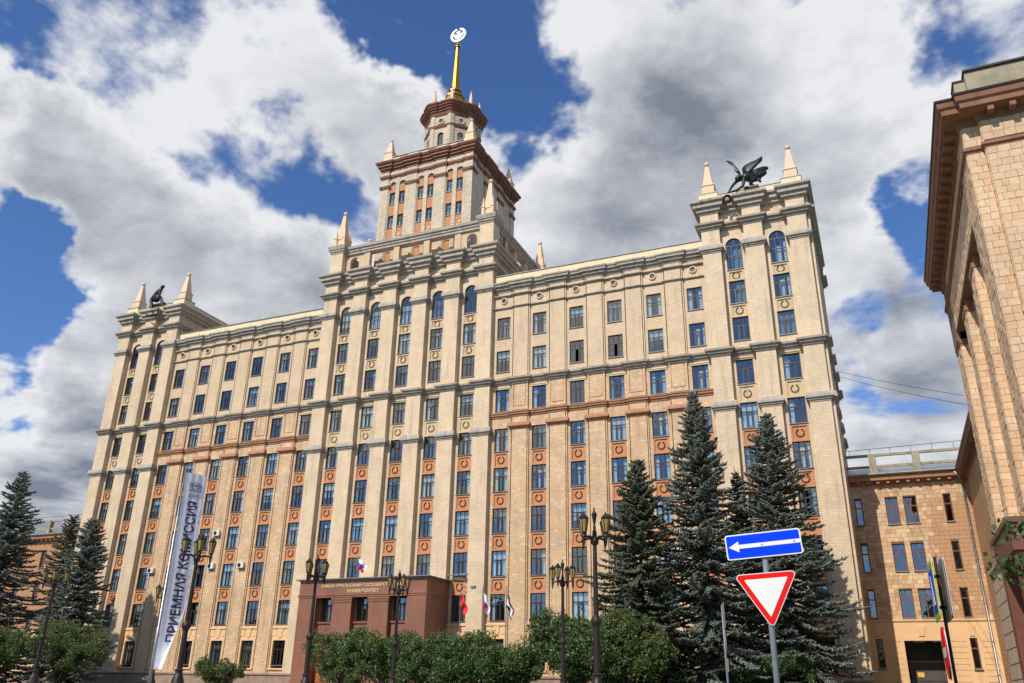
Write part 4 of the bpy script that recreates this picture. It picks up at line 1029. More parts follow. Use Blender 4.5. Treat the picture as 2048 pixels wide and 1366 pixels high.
    MB().moulding([(50.55,YB+.2),(50.55,YF-.4),(66,YF-.4)], [(-.1,7.7),(.06,7.7),(.1,7.85),(.2,7.95),(.2,8.1),(-.1,8.2)]).build('base_cornice', M['pink'], root)
    g = MB(); g.box(49.7, 50.5, -37.3, -36.5, 1.4, 6.8); g.box(49.7, 50.5, -32.6, -31.8, 1.4, 6.8); g.box(49.6, 50.55, -37.5, -31.6, 6.8, 7.8); g.box(49.5, 50.5, -37.6, -31.5, 7.8, 8.0); g.build('granite_portal', M['granite_dark'], root)
    MB().box(50.43, 50.5, -36.5, -32.6, 1.4, 6.8).build('door', M['frame'], root)
    # drain pipe in the corner
    d = MB(); d.tube([(51.9,6.75,20.0),(52.3,6.9,19.5),(52.45,7.2,19.0),(52.45,7.2,2.6),(52.3,6.9,2.1)], .09, 8)
    for z in (18., 15., 12., 9., 6., 3.5): d.lathe(52.45, 7.2, [(.09,z),(.12,z+.02),(.12,z+.1),(.09,z+.12)], 8)
    d.build('drain_pipe', M['roof'], root, smooth=True)
def plain_win_x(parent, x, y):
    m = MB(); m.box(x-.12, x-.02, y-.8, y-.72, 9, 19.5); m.box(x-.12, x-.02, y+.72, y+.8, 9, 19.5)
    for z in (9, 11.6, 12.2, 14.8, 15.4, 18, 19.42): m.box(x-.12, x-.02, y-.72, y+.72, z, z+.08)
    w = m.build('window', M['wood'], parent); MB().box(x-.07, x-.06, y-.72, y+.72, 9.08, 19.4).build('pane', M['glass'], w)
side_building()

# ---------------------------------------------------------------- statues
def skin(name, pts, edges, mat, parent, root=0, sub=2):
    """body grown round a skeleton: pts (x,y,z,r)"""
    me = bpy.data.meshes.new(name); me.from_pydata([p[:3] for p in pts], edges, []); o = bpy.data.objects.new(name, me); col.objects.link(o)
    mo = o.modifiers.new('skin', 'SKIN'); mo.use_smooth_shade = True
    for i, p in enumerate(pts):
        sv = me.skin_vertices[0].data[i]; r = p[3]; sv.radius = r if isinstance(r, tuple) else (r, r); sv.use_root = i == root
    o.modifiers.new('sub', 'SUBSURF').render_levels = sub; o.modifiers['sub'].levels = sub
    dg = bpy.context.evaluated_depsgraph_get(); m2 = bpy.data.meshes.new_from_object(o.evaluated_get(dg)); m2.name = name
    bpy.data.objects.remove(o); m2.materials.clear(); m2.materials.append(mat)
    m2.polygons.foreach_set('use_smooth', [True]*len(m2.polygons))
    return put(name, m2, parent)
def sheet(outline, y_of, thick, mat, name, parent, ridges=0):
    """a thick curved blade (wing): outline in x,z, depth from y_of(x,z)"""
    n = len(outline); m = MB()
    cx = sum(p[0] for p in outline)/n; cz = sum(p[1] for p in outline)/n
    fr = [(x, y_of(x, z)-thick*.25, z) for x, z in outline]; bk = [(x, y_of(x, z)+thick*.25, z) for x, z in outline]
    mid = [((x+cx)/2, y_of((x+cx)/2, (z+cz)/2)-thick*.5, (z+cz)/2) for x, z in outline]; midb = [((x+cx)/2, y_of((x+cx)/2, (z+cz)/2)+thick*.5, (z+cz)/2) for x, z in outline]
    v = fr+mid+[(cx, y_of(cx, cz)-thick*.55, cz)]+bk+midb+[(cx, y_of(cx, cz)+thick*.55, cz)]; b = 2*n+1
    f = []
    for i in range(n):
        j = (i+1) % n; f += [(i,j,n+j,n+i), (n+i,n+j,2*n), (b+j,b+i,b+n+i,b+n+j), (b+n+j,b+n+i,b+2*n), (j,i,b+i,b+j)]
    m.add(v, f); return m.build(name, mat, parent, smooth=True)
def statue_right():
    root = thing('winged_statue', 'dark bronze winged figure leaning over the right pavilion parapet, holding out a wreath', 'statue', (38.2, -.2, 47.7))
    o = Vector(root.location)
    def L(*p): return (p[0]-o.x, p[1]-o.y, p[2]-o.z, p[3])
    P = [L(38.75,-.45,48.78,.42), L(38.25,-.55,48.88,.44), L(37.88,-.7,48.95,.4), L(37.6,-.8,48.9,.2), L(37.3,-.9,48.78,.33), L(37.02,-.95,48.42,.22),      # 0 pelvis 1 waist 2 chest 3 neck 4 head 5 face
         L(37.86,-.98,48.55,.23), L(37.8,-1.15,48.0,.18), L(37.72,-1.28,47.48,.15), L(37.15,-1.4,47.08,.12), L(36.6,-1.48,46.95,.1), L(36.35,-1.5,46.88,.1),      # near arm
         L(37.45,-.62,48.72,.18), L(36.98,-.85,48.32,.16), L(36.6,-1.25,47.6,.125), L(36.36,-1.46,47.0,.1), L(36.2,-1.5,46.85,.09),                                      # far arm
         L(38.55,-.5,48.35,.24), L(38.3,-.45,48.0,.17), L(38.75,-.35,47.86,.1), L(39.25,-.2,48.62,.25), L(39.1,-.5,48.32,.15), L(39.4,-.45,48.02,.13)]
    E = [(0,1),(1,2),(2,3),(3,4),(4,5),(2,6),(6,7),(7,8),(8,9),(9,10),(10,11),(2,12),(12,13),(13,14),(14,15),(15,16),(0,17),(17,18),(18,19),(0,20),(20,21),(21,22)]
    skin('body', P, E, M['bronze'], root)
    D = [L(38.15,-.35,48.95,.46), L(38.7,-.25,49.15,.5), L(39.2,-.1,49.45,.44), L(39.65,.0,49.72,.36), L(40.0,.08,49.85,.22), L(40.2,.1,49.78,.09), L(39.2,-.3,48.95,.36), L(39.65,-.2,49.1,.3), L(40.0,-.1,49.32,.18), L(38.7,-.45,48.5,.34), L(38.95,-.5,48.3,.18)]
    skin('drapery', D, [(0,1),(1,2),(2,3),(3,4),(4,5),(1,6),(6,7),(7,8),(0,9),(9,10)], M['bronze'], root)
    sh = lambda pts: [(x-o.x, z-o.z) for x, z in pts]
    sheet(sh([(37.95,48.95),(37.74,49.4),(37.7,49.9),(37.86,50.2),(38.15,50.42),(38.6,50.6),(39.1,50.75),(39.45,50.95),(39.68,51.12),(39.74,50.9),(39.68,50.56),(39.45,50.3),(39.2,50.08),(39.1,49.9),(38.85,49.7),(38.56,49.35),(38.3,49.05)]), lambda x, z: -.5+.25*(z-1.4), .26, M['bronze'], 'wing', root)
    sheet(sh([(36.15,51.73),(36.5,51.6),(36.8,51.3),(37.05,50.8),(37.25,50.4),(37.42,50.0),(37.5,49.6),(37.3,49.65),(37.15,49.85),(36.95,50.2),(36.9,50.5),(36.83,50.84),(36.6,51.2),(36.35,51.5)]), lambda x, z: .1+.12*(z-2), .14, M['bronze'], 'wing', root)
    w = MB(); c = (36.12-o.x, -1.52-o.y, 46.2-o.z)
    for k in range(26):
        a = 2*math.pi*k/26
        for dr in (-.07, .07): w.ball(c[0]+(.33+dr)*math.cos(a+dr*2), c[1]+rnd.uniform(-.05,.05), c[2]+(.37+dr)*math.sin(a+dr*2), .085, 6, 4)
    w.build('laurel_wreath', M['bronze'], root, smooth=True)
    MB().box(-.55, .9, -.35, .55, -.05, .12).build('base', M['bronze'], root)
statue_right()
def statue_left():
    root = thing('crouching_statue', 'dark bronze crouching figure on the left pavilion parapet reaching down with a hammer', 'statue', (-38., -.3, 47.7))
    o = Vector(root.location)
    def L(*p): return (p[0]-o.x, p[1]-o.y, p[2]-o.z, p[3])
    P = [L(-38.35,-.5,48.72,.4), L(-38.1,-.5,49.05,.38), L(-37.82,-.5,49.4,.36), L(-37.62,-.5,49.72,.17), L(-37.48,-.52,49.98,.24), L(-37.25,-.6,50.0,.15), L(-37.16,-.62,49.72,.08),
         L(-38.7,-.65,48.35,.25), L(-38.35,-.85,47.75,.2), L(-38.1,-.95,47.2,.15), L(-37.65,-1.15,46.6,.1), L(-37.2,-1.3,46.15,.1), L(-36.95,-1.4,46.0,.08),
         L(-37.6,-.55,48.6,.27), L(-37.15,-.7,48.2,.2), L(-36.85,-.75,47.75,.16), L(-36.62,-.85,47.3,.13), L(-36.5,-.95,47.05,.1),
         L(-37.5,-.8,49.15,.15), L(-37.25,-1.0,48.6,.12), L(-37.3,-1.2,48.1,.1)]
    E = [(0,1),(1,2),(2,3),(3,4),(4,5),(5,6),(0,7),(7,8),(8,9),(9,10),(10,11),(11,12),(0,13),(13,14),(14,15),(15,16),(16,17),(2,18),(18,19),(19,20)]
    skin('body', P, E, M['bronze'], root)
    t = MB(); t.tube([L(-38.2,-1.5,46.25,0)[:3], L(-37.7,-1.5,45.95,0)[:3], L(-37.2,-1.5,45.85,0)[:3], L(-36.6,-1.5,45.9,0)[:3], L(-36.3,-1.5,46.1,0)[:3]], [.06,.11,.16,.12,.05], 8); t.build('hammer', M['bronze'], root, smooth=True)
    skin('loin_cloth', [L(-38.5,-.45,48.55,.42), L(-38.0,-.5,48.45,.4), L(-37.75,-.45,48.3,.26)], [(0,1),(1,2)], M['bronze'], root)
    MB().box(-.9, 1.3, -.3, .5, -.05, .14).build('base', M['bronze'], root); root.scale = (1.16, 1.1, 1.16)
statue_left()

# ---------------------------------------------------------------- street lamps
M['lamp_glass'] = plain('amber_lamp_glass', (.30,.22,.08), .25, .2, 5.)
def lamp_proto(label, loc, rz, cap_mat='iron', group='iron street lamps on the square'):
    root = thing('street_lamp', label, 'street lamp', loc, group, rz)
    m = MB(); m.lathe(0, 0, [(.32,0),(.32,.12),(.26,.18),(.2,.4),(.14,.55),(.13,.62),(.17,.68),(.11,.74),(.105,2.15),(.13,2.18),(.18,2.26),(.18,2.34),(.13,2.42),(.09,2.48),(.065,4.75),(.12,4.8),(.14,4.9),(.09,5.0),(.07,5.2),(.04,5.3)], 12)
    m.build('pole', M['iron'], root, smooth=False)
    f = MB(); f.lathe(0, 0, [(.04,5.25),(.05,5.35),(.035,5.45),(.085,5.75),(.1,5.8),(.05,5.88),(.02,5.93),(.035,5.97),(.012,6.05)], 8); f.build('finial', M['iron'], root)
    for k in range(4):
        a = k*math.pi/2+math.pi/4; c, s = math.cos(a), math.sin(a); r = .52
        ar = MB(); ar.tube([(c*.08,s*.08,4.95),(c*.25,s*.25,5.02),(c*.42,s*.42,5.0),(c*r,s*r,5.02)], [.05,.045,.04,.045], 6)
        ar.lathe(c*r, s*r, [(.015,4.68),(.035,4.76),(.05,4.9),(.065,5.0),(.05,5.06),(.08,5.1)], 8); ar.build('arm', M['iron'], root)
        ln = MB(); x, y = c*r, s*r
        ln.frustum(x, y, 5.08, 5.14, .06, .085, 6); ln.frustum(x, y, 5.56, 5.6, .155, .16, 6); ln.frustum(x, y, 5.6, 5.74, .175, .05, 6); ln.frustum(x, y, 5.74, 5.8, .05, .015, 6)
        for j in range(6):
            b = j*math.pi/3; ln.tube([(x+.085*math.cos(b),y+.085*math.sin(b),5.14),(x+.153*math.cos(b),y+.153*math.sin(b),5.56)], .012, 4)
        lo = ln.build('lantern', M['iron'], root)
        MB().frustum(x, y, 5.14, 5.56, .079, .146, 6).build('lantern_glass', M['lamp_glass'], lo)
    return root
LAMPS = [((36.21,-46.1), .35, 'tall iron lamp with four lanterns, nearest the camera, left of the big spruces'), ((19.54,-46.74), .1, 'iron lamp with four lanterns overlapping the long vertical banner'),
         ((20.37,-39.73), .55, 'iron lamp with four lanterns left of the portico inscription'), ((21.38,-33.76), .2, 'iron lamp with four lanterns standing before the right end of the portico inscription'),
         ((31.03,-34.98), .7, 'lower iron lamp with four lanterns beside the nearest lamp, left of it'), ((4.66,-41.0), .0, 'dark iron lamp with lanterns at far left, between two spruces'),
         ((4.75,-33.2), .4, 'small iron lamp half hidden behind the long vertical banner')]
proto = None
for (xy, rz, lab) in LAMPS:
    if proto is None: proto = lamp_proto(lab, (*xy, G0), rz)
    else:
        c = copy_tree(proto); c.location = (*xy, G0); c.rotation_euler = (0,0,rz); c['label'] = lab

# ---------------------------------------------------------------- lettering
def text_verts(txt, size, bold=0., extrude=.0):
    cu = bpy.data.curves.new('lettering', 'FONT'); cu.body = txt; cu.size = size; cu.offset = bold; cu.extrude = extrude; cu.align_x = 'LEFT'; cu.resolution_u = 3
    o = bpy.data.objects.new('lettering', cu); col.objects.link(o)
    dg = bpy.context.evaluated_depsgraph_get(); me = bpy.data.meshes.new_from_object(o.evaluated_get(dg)); bpy.data.objects.remove(o)
    v = [tuple(p.co) for p in me.vertices]; f = [tuple(p.vertices) for p in me.polygons]; bpy.data.meshes.remove(me)
    return v, f
def place_text(name, txt, width, height, cx, y, cz, mat, parent, depth=.03, bold=.0):
    v, f = text_verts(txt, 1., bold, .5); xs = [p[0] for p in v]; ys = [p[1] for p in v]
    kx = width/(max(xs)-min(xs)); ky = height/(max(ys)-min(ys)); mx, my = (max(xs)+min(xs))/2, (max(ys)+min(ys))/2
    return MB().add([(cx+(p[0]-mx)*kx, y-p[2]*depth*2, cz+(p[1]-my)*ky) for p in v], f).build(name, mat, parent)
M['gilt'] = plain('gilt_letters', (.80,.64,.36), .5, .15)
place_text('inscription', 'ЮЖНО-УРАЛЬСКИЙ ГОСУДАРСТВЕННЫЙ', 9.3, .40, .2, -4.52, 10.64, M['gilt'], portico, depth=.02)
place_text('inscription', 'УНИВЕРСИТЕТ', 3.5, .32, .2, -4.52, 10.12, M['gilt'], portico, depth=.02)

# ---------------------------------------------------------------- banner
def banner():
    bx, by = 8.40, -37.0
    root = thing('vertical_banner', 'long white vertical banner with dark blue lettering on a metal pole', 'banner', (bx, by, G0))
    MB().lathe(0, 0, [(.09,0),(.09,3.),(.07,3.02),(.07,8.),(.05,8.02),(.045,11.85),(.06,11.9),(.02,12.0)], 10).build('pole', M['roof'], root, smooth=True)
    W = 1.3; t = Vector((.335, .942, 0)); n = Vector((.942, -.335, 0)); z1, z0 = 11.62, .9
    def at(u, z, off=0.):
        """u across 0..1 from the pole, z above the square"""
        wv = .016*math.sin(u*19+z*.25)*(.4+.6*u) + .012*math.sin(z*1.6+u*4)
        fold_u = 1-max(0., (4.4-z))/3.5*.8
        p = Vector((.1, .02, z))
        if u <= fold_u: p += t*(u*W)
        else:
            q = (u-fold_u)*W; a = min(1., q/.35)
            d = (t*(1-a)+Vector((.80,-.45,0))*a)
            p += t*(fold_u*W) + d*(q*.62)
        return p + n*(wv+off)
    nu, nz = 26, 90; v = []; f = []
    for i in range(nz+1):
        for j in range(nu+1): v.append(tuple(at(j/nu, z0+(z1-z0)*i/nz)))
    for i in range(nz):
        for j in range(nu): a = i*(nu+1)+j; f.append((a, a+1, a+nu+2, a+nu+1))
    M['banner'] = plain('banner_cloth', (.80,.80,.86), .8, .04, 2.)
    MB().add(v, f).build('cloth', M['banner'], root, smooth=True)
    M['navy'] = plain('navy_print', (.02,.022,.09), .8, .05)
    def printed(txt, za, zb, uc, uh, name, bold=.025):
        tv, tf = text_verts(txt, 1., bold)
        # cut long faces so that the lettering follows the cloth
        xs = [p[0] for p in tv]; ys = [p[1] for p in tv]; k = (zb-za)/(max(xs)-min(xs)); x0 = min(xs); ym = (min(ys)+max(ys))/2; yk = uh/(max(ys)-min(ys))
        vv = [tuple(at(uc-(p[1]-ym)*yk, za+(p[0]-x0)*k, .06)) for p in tv]
        MB().add(vv, tf).build(name, M['navy'], root)
    printed('ПРИЕМНАЯ КОМИССИЯ', 2.3, 10.0, .52, .48, 'lettering', .02)
    # crest line drawing and its caption at the top
    c = MB(); st = []
    for cx in (-.2, 0., .2):
        for k in range(8):
            a0, a1 = k*math.pi/4, (k+1)*math.pi/4; st.append(((cx+.09*math.cos(a0), .1*math.sin(a0)+.06*(cx == 0)), (cx+.09*math.cos(a1), .1*math.sin(a1)+.06*(cx == 0))))
        st += [((cx-.07,-.1),(cx-.07,-.28)), ((cx+.07,-.1),(cx+.07,-.28)), ((cx-.05,.02),(cx+.06,-.05)), ((cx-.09,-.28),(cx+.09,-.28))]
    for (a, b) in st: c.tube([at(.52+a[0], 10.95+a[1]*1.2, .025), at(.52+b[0], 10.95+b[1]*1.2, .025)], .014, 4)
    c.build('crest', M['navy'], root)
    tv, tf = text_verts('ЮУрГУ', 1., .0); xs = [p[0] for p in tv]; ys = [p[1] for p in tv]; k = .5/(max(xs)-min(xs))
    MB().add([tuple(at(.27+(p[0]-min(xs))*k, 10.2+(p[1])*.3, .035)) for p in tv], tf).build('caption', M['navy'], root)
    rp = MB()
    for k in range(9): z = 1.4+k*1.24; rp.tube([(0,0,z),(.12,.03,z)], .03, 5)
    rp.build('clip', M['sill'], root)
banner()

# ---------------------------------------------------------------- flags
FC = {'white': plain('flag_white', (.82,.82,.82), .8, .04), 'blue': plain('flag_blue', (.03,.09,.45), .8, .05), 'red': plain('flag_red', (.62,.02,.015), .8, .05), 'navy': plain('flag_navy', (.025,.028,.07), .8, .05)}
def limp_flag(root, top, h, fly, cols, dirx=1.):
    """a flag hanging in folds from a pole; one strip of cloth for each colour"""
    n = len(cols); nb = 14
    for i, c in enumerate(cols):
        v = []; f = []; na = 5
        for a in range(na+1):
            s = (i+a/na)/n
            for b in range(nb+1):
                q = b/nb; out = dirx*(.05+.6*math.sin(q*1.5)*(1-.45*s)); drop = h*s*(1-.55*q)+fly*(q**1.15)*.9
                v.append((out+.03*math.sin(q*9+s*6), .13*math.sin(q*10+s*4), top-drop))
        for a in range(na):
            for b in range(nb): k = a*(nb+1)+b; f.append((k, k+1, k+nb+2, k+nb+1))
        MB().add(v, f).build('flag_stripe', FC[c], root, smooth=True)
for (x, lab, cols) in ((12.68, 'red flag hanging limp on a thin pole, nearest the portico', ['red','red']), (14.69, 'white, blue and red flag hanging on the middle of three thin poles', ['white','blue','red']),
                       (16.8, 'navy and white flag hanging limp on the rightmost of three thin poles', ['navy','white','navy'])):
    r = thing('flagpole', lab, 'flag', (x, -9., G0), 'three flagpoles right of the portico')
    MB().lathe(0, 0, [(.055,0),(.05,4),(.035,8.),(.05,8.05),(.02,8.12)], 8).build('pole', M['roof'], r, smooth=True)
    limp_flag(r, 7.55-.2*(x > 16)+.05, 1.0, 1.75, cols)
r = thing('roof_flag', 'small white, blue and red flag leaning on the portico roof', 'flag', (-.95, -4.1, 11.2))
MB().tube([(0,0,0),(.02,-.1,2.0)], .025, 6).build('pole', M['roof'], r); limp_flag(r, 1.95, 1.0, 1.05, ['white','blue','red'], 1.6)

# ---------------------------------------------------------------- signs
def rrect(w, h, r, n=5):
    p = []
    for (cx, cz, a0) in ((w-r,-h+r,-90), (w-r,h-r,0), (-w+r,h-r,90), (-w+r,-h+r,180)):
        p += [(cx+r*math.cos(R(a0+90*i/n)), cz+r*math.sin(R(a0+90*i/n))) for i in range(n+1)]
    return p
def rtri(rad, r, n=5):
    p = []; d = rad-2*r
    for a in (-90, 30, 150):
        cx, cz = d*math.cos(R(a)), d*math.sin(R(a)); p += [(cx+r*math.cos(R(a-60+120*i/n)), cz+r*math.sin(R(a-60+120*i/n))) for i in range(n+1)]
    return p
S_BLUE = plain('sign_blue', (.0,.05,.85), .6, .03, spec=.08); S_RED = plain('sign_red', (.72,.012,.01), .6, .03, spec=.1); S_WHITE = plain('sign_white', (.82,.82,.80), .3, .04, streak=.06); S_GREEN = plain('sign_lime', (.36,.52,.06), .35, .04)
S_BACK = plain('sign_back', (.28,.27,.27), .5, .15, metal=.4); POLE = plain('painted_pole', (.20,.23,.27), .5, .2, 5.)
def disc(r, n=24): return [(r*math.cos(2*math.pi*i/n), r*math.sin(2*math.pi*i/n)) for i in range(n)]
def plate(root, poly, z, y, mat, name, tilt=0., dx=0., th=.006, rz=0.):
    m = MB(); m.M = Matrix.Translation((dx, y, z)) @ Matrix.Rotation(rz, 4, 'Z') @ Matrix.Rotation(-tilt, 4, 'Y'); m.prism(poly, -th, 0); return m.build(name, mat, root)
def road_sign():
    root = thing('road_sign', 'blue one-way arrow sign above a red and white give-way triangle on a grey pole', 'road sign', (43.6, -61.8, .3))
    MB().lathe(0, 0, [(.038,-.3),(.038,3.36),(.03,3.38)], 12).build('pole', POLE, root, smooth=True)
    zb, ti = 3.515-.3, R(3.6)
    p = plate(root, rrect(.495,.166,.035), zb, -.05, S_WHITE, 'one_way_plate', ti, th=.012)
    m = Matrix.Translation((0,0,0))
    plate(p, rrect(.478,.149,.022), zb, -.063, S_BLUE, 'blue_field', ti, th=.003)
    plate(p, [(-.455,0),(-.32,-.073),(-.32,-.026),(.478,-.026),(.478,.026),(-.32,.026),(-.32,.073)], zb, -.067, S_WHITE, 'arrow', ti, th=.003)
    zt, ti = 2.91-.3, R(3.0)
    q = plate(root, rtri(.475,.045), zt, -.05, S_WHITE, 'give_way_plate', ti, th=.012)
    plate(q, rtri(.455,.036), zt, -.063, S_RED, 'red_border', ti, th=.003); plate(q, rtri(.325,.008), zt, -.067, S_WHITE, 'white_field', ti, th=.003)
    bo = MB()
    for dx in (-.012, .4): bo.lathe(dx, 0, [(.011,0),(.009,.006)], 8)
    bo.v = [(x, -.0715-z, zb+y+.0635*x) for x, y, z in bo.v]; bo.build('bolts', S_BACK, p)
    for z in (zb-.06, zb+.06, zt): MB().box(-.06, .06, -.045, .05, z-.015, z+.015).build('bracket', S_BACK, root)
road_sign()
def edge_sign():
    root = thing('road_sign', 'thin pole with three sign plates seen almost edge-on before the spruces', 'road sign', (41.98, -55.9, 1.45))
    MB().lathe(0, 0, [(.024,-.2),(.024,1.86)], 8).build('pole', POLE, root, smooth=True)
    bk = plain('weathered_sign_back', (.19,.15,.13), .6, .2); a = R(-76)
    plate(root, rrect(.3,.25,.03), 1.64, -.04, bk, 'sign_plate', 0, .02, .012, a); plate(root, disc(.24), 1.1, -.04, bk, 'round_plate', 0, .02, .012, a); plate(root, rrect(.3,.12,.02), .72, -.04, plain('grey_plate', (.30,.24,.19), .6, .3), 'small_plate', 0, .02, .012, a)
edge_sign()
def crossing_sign():
    root = thing('crossing_sign', 'two lime-bordered crossing plates and a red round plate edge-on on a black pole', 'road sign', (45.70, -60.69, .75))
    MB().box(-.02, .02, -.02, .02, -.3, 2.68).build('pole', M['iron'], root)
    a = R(-89)
    p = plate(root, rrect(.45,.37,.05), 2.22, -.03, S_GREEN, 'crossing_plate', 0, -.075, .012, a); 
    plate(p, rrect(.3,.27,.02), 2.22, -.035, S_BLUE, 'blue_field', 0, -.09, .003, a); plate(p, [(0,.2),(-.2,-.18),(.2,-.18)][::1], 2.22, -.035, S_WHITE, 'white_triangle', 0, -.095, .003, a)
    q = plate(root, rrect(.45,.39,.05), 2.24, .0, S_BACK, 'crossing_plate', 0, .06, .012, a); plate(q, rrect(.44,.38,.045), 2.24, .0, S_WHITE, 'plate_face', 0, .075, .004, a)
    n = plate(root, disc(.32), 1.45, -.03, S_RED, 'no_entry_plate', 0, -.06, .012, a); plate(n, rrect(.24,.06,.01), 1.45, -.035, S_WHITE, 'white_bar', 0, -.075, .003, a); plate(n, disc(.335), 1.45, -.02, S_WHITE, 'white_rim', 0, -.045, .008, a)
    for z in (2.4, 2.0): MB().box(-.07, .07, -.02, .02, z, z+.04).build('bracket', M['iron'], root)
crossing_sign()

# ---------------------------------------------------------------- small things on the facade
def aircon(x, z, lab):
    r = thing('air_conditioner', lab, 'air conditioner', (x, -.28, z), 'air conditioners on the left wing')
    MB().box(-.42, .42, -.36, -.05, -.28, .28).build('casing', plain('casing_white', (.70,.68,.62), .5, .1), r)
    f = MB(); f.M = Matrix.Translation((-.1,-.36,0)) @ Matrix.Rotation(R(90), 4, 'X'); f.lathe(0, 0, [(.23,0),(.23,.02),(.2,.03),(.05,.025)], 16); f.build('fan_grille', M['iron'], r)
    for x0 in (-.35, .3): MB().box(x0, x0+.05, -.36, .02, -.33, -.28).build('bracket', M['sill'], r)
aircon(-21.97, 17.22, 'upper of the two air conditioners beside the lamp lanterns'); aircon(-22.1, 13.68, 'lower of the two air conditioners beside the lamp that overlaps the banner')
aircon(-18.02, 13.63, 'rightmost air conditioner on the left wing'); aircon(-30.64, 13.5, 'leftmost air conditioner, left of the banner')
def flood(x, z, arm, lab):
    r = thing('floodlight', lab, 'floodlight', (x, -.5, z), 'floodlights right of the portico')
    MB().tube([(-arm,0,0),(.0,-.15,.03)], .05, 6).build('arm', M['sill'], r); m = MB(); m.box(-.05, .45, -.3, .0, -.06, .12); m.build('lamp_housing', M['sill'], r)
flood(9.6, 10.6, 1.0, 'grey floodlight on a short arm on the pier right of the portico'); flood(8.6, 11.75, 2.2, 'long thin floodlight arm above the portico roof corner')
def wire(a, b, sag, lab):
    p = [Vector(a).lerp(Vector(b), k/12) - Vector((0,0,sag*4*(k/12)*(1-k/12))) for k in range(13)]
    tag(MB().tube(p, .016, 5).build('cable', M['iron']), lab, 'cable', 'cables to the right side building')
wire((43.2,4.2,29.6), (50.95,-19.4,18.5), .12, 'upper of two thin cables slung to the right side building'); wire((43.2,1.8,28.3), (50.95,-19.5,17.9), .15, 'lower of two thin cables slung to the right side building')

# ---------------------------------------------------------------- trees and shrubs
SPR_BLUE = leaf_mat('blue_spruce_needles', (.036,.05,.042), (.25,.29,.245), .1, .6, (.13,.085,.05))
SPR_GREEN = leaf_mat('green_spruce_needles', (.022,.034,.02), (.15,.175,.105), .1, .6, (.13,.085,.045))
CONE = plain('spruce_cones', (.20,.12,.06), .8, .3, island=.3)
def spindles(base, d, ln, rad, up=None):
    """pointed four-sided twigs: arrays (n,3),(n,3),(n,),(n,)"""
    n = len(base); a = np.cross(d, np.array([0.,0.,1.])+np.random.normal(0,.2,(n,3))); a /= np.linalg.norm(a, axis=1)[:,None]+1e-9; b = np.cross(d, a)
    mid = base+d*(ln*.38)[:,None]; r = rad[:,None]
    v = np.stack([base, mid+a*r, mid+b*r*.8, mid-a*r, mid-b*r*.8, base+d*ln[:,None]], 1).reshape(-1,3)
    f = np.array([(0,2,1),(0,3,2),(0,4,3),(0,1,4),(5,1,2),(5,2,3),(5,3,4),(5,4,1)])
    F = (f[None]+6*np.arange(n)[:,None,None]).reshape(-1,3)
    return v, F
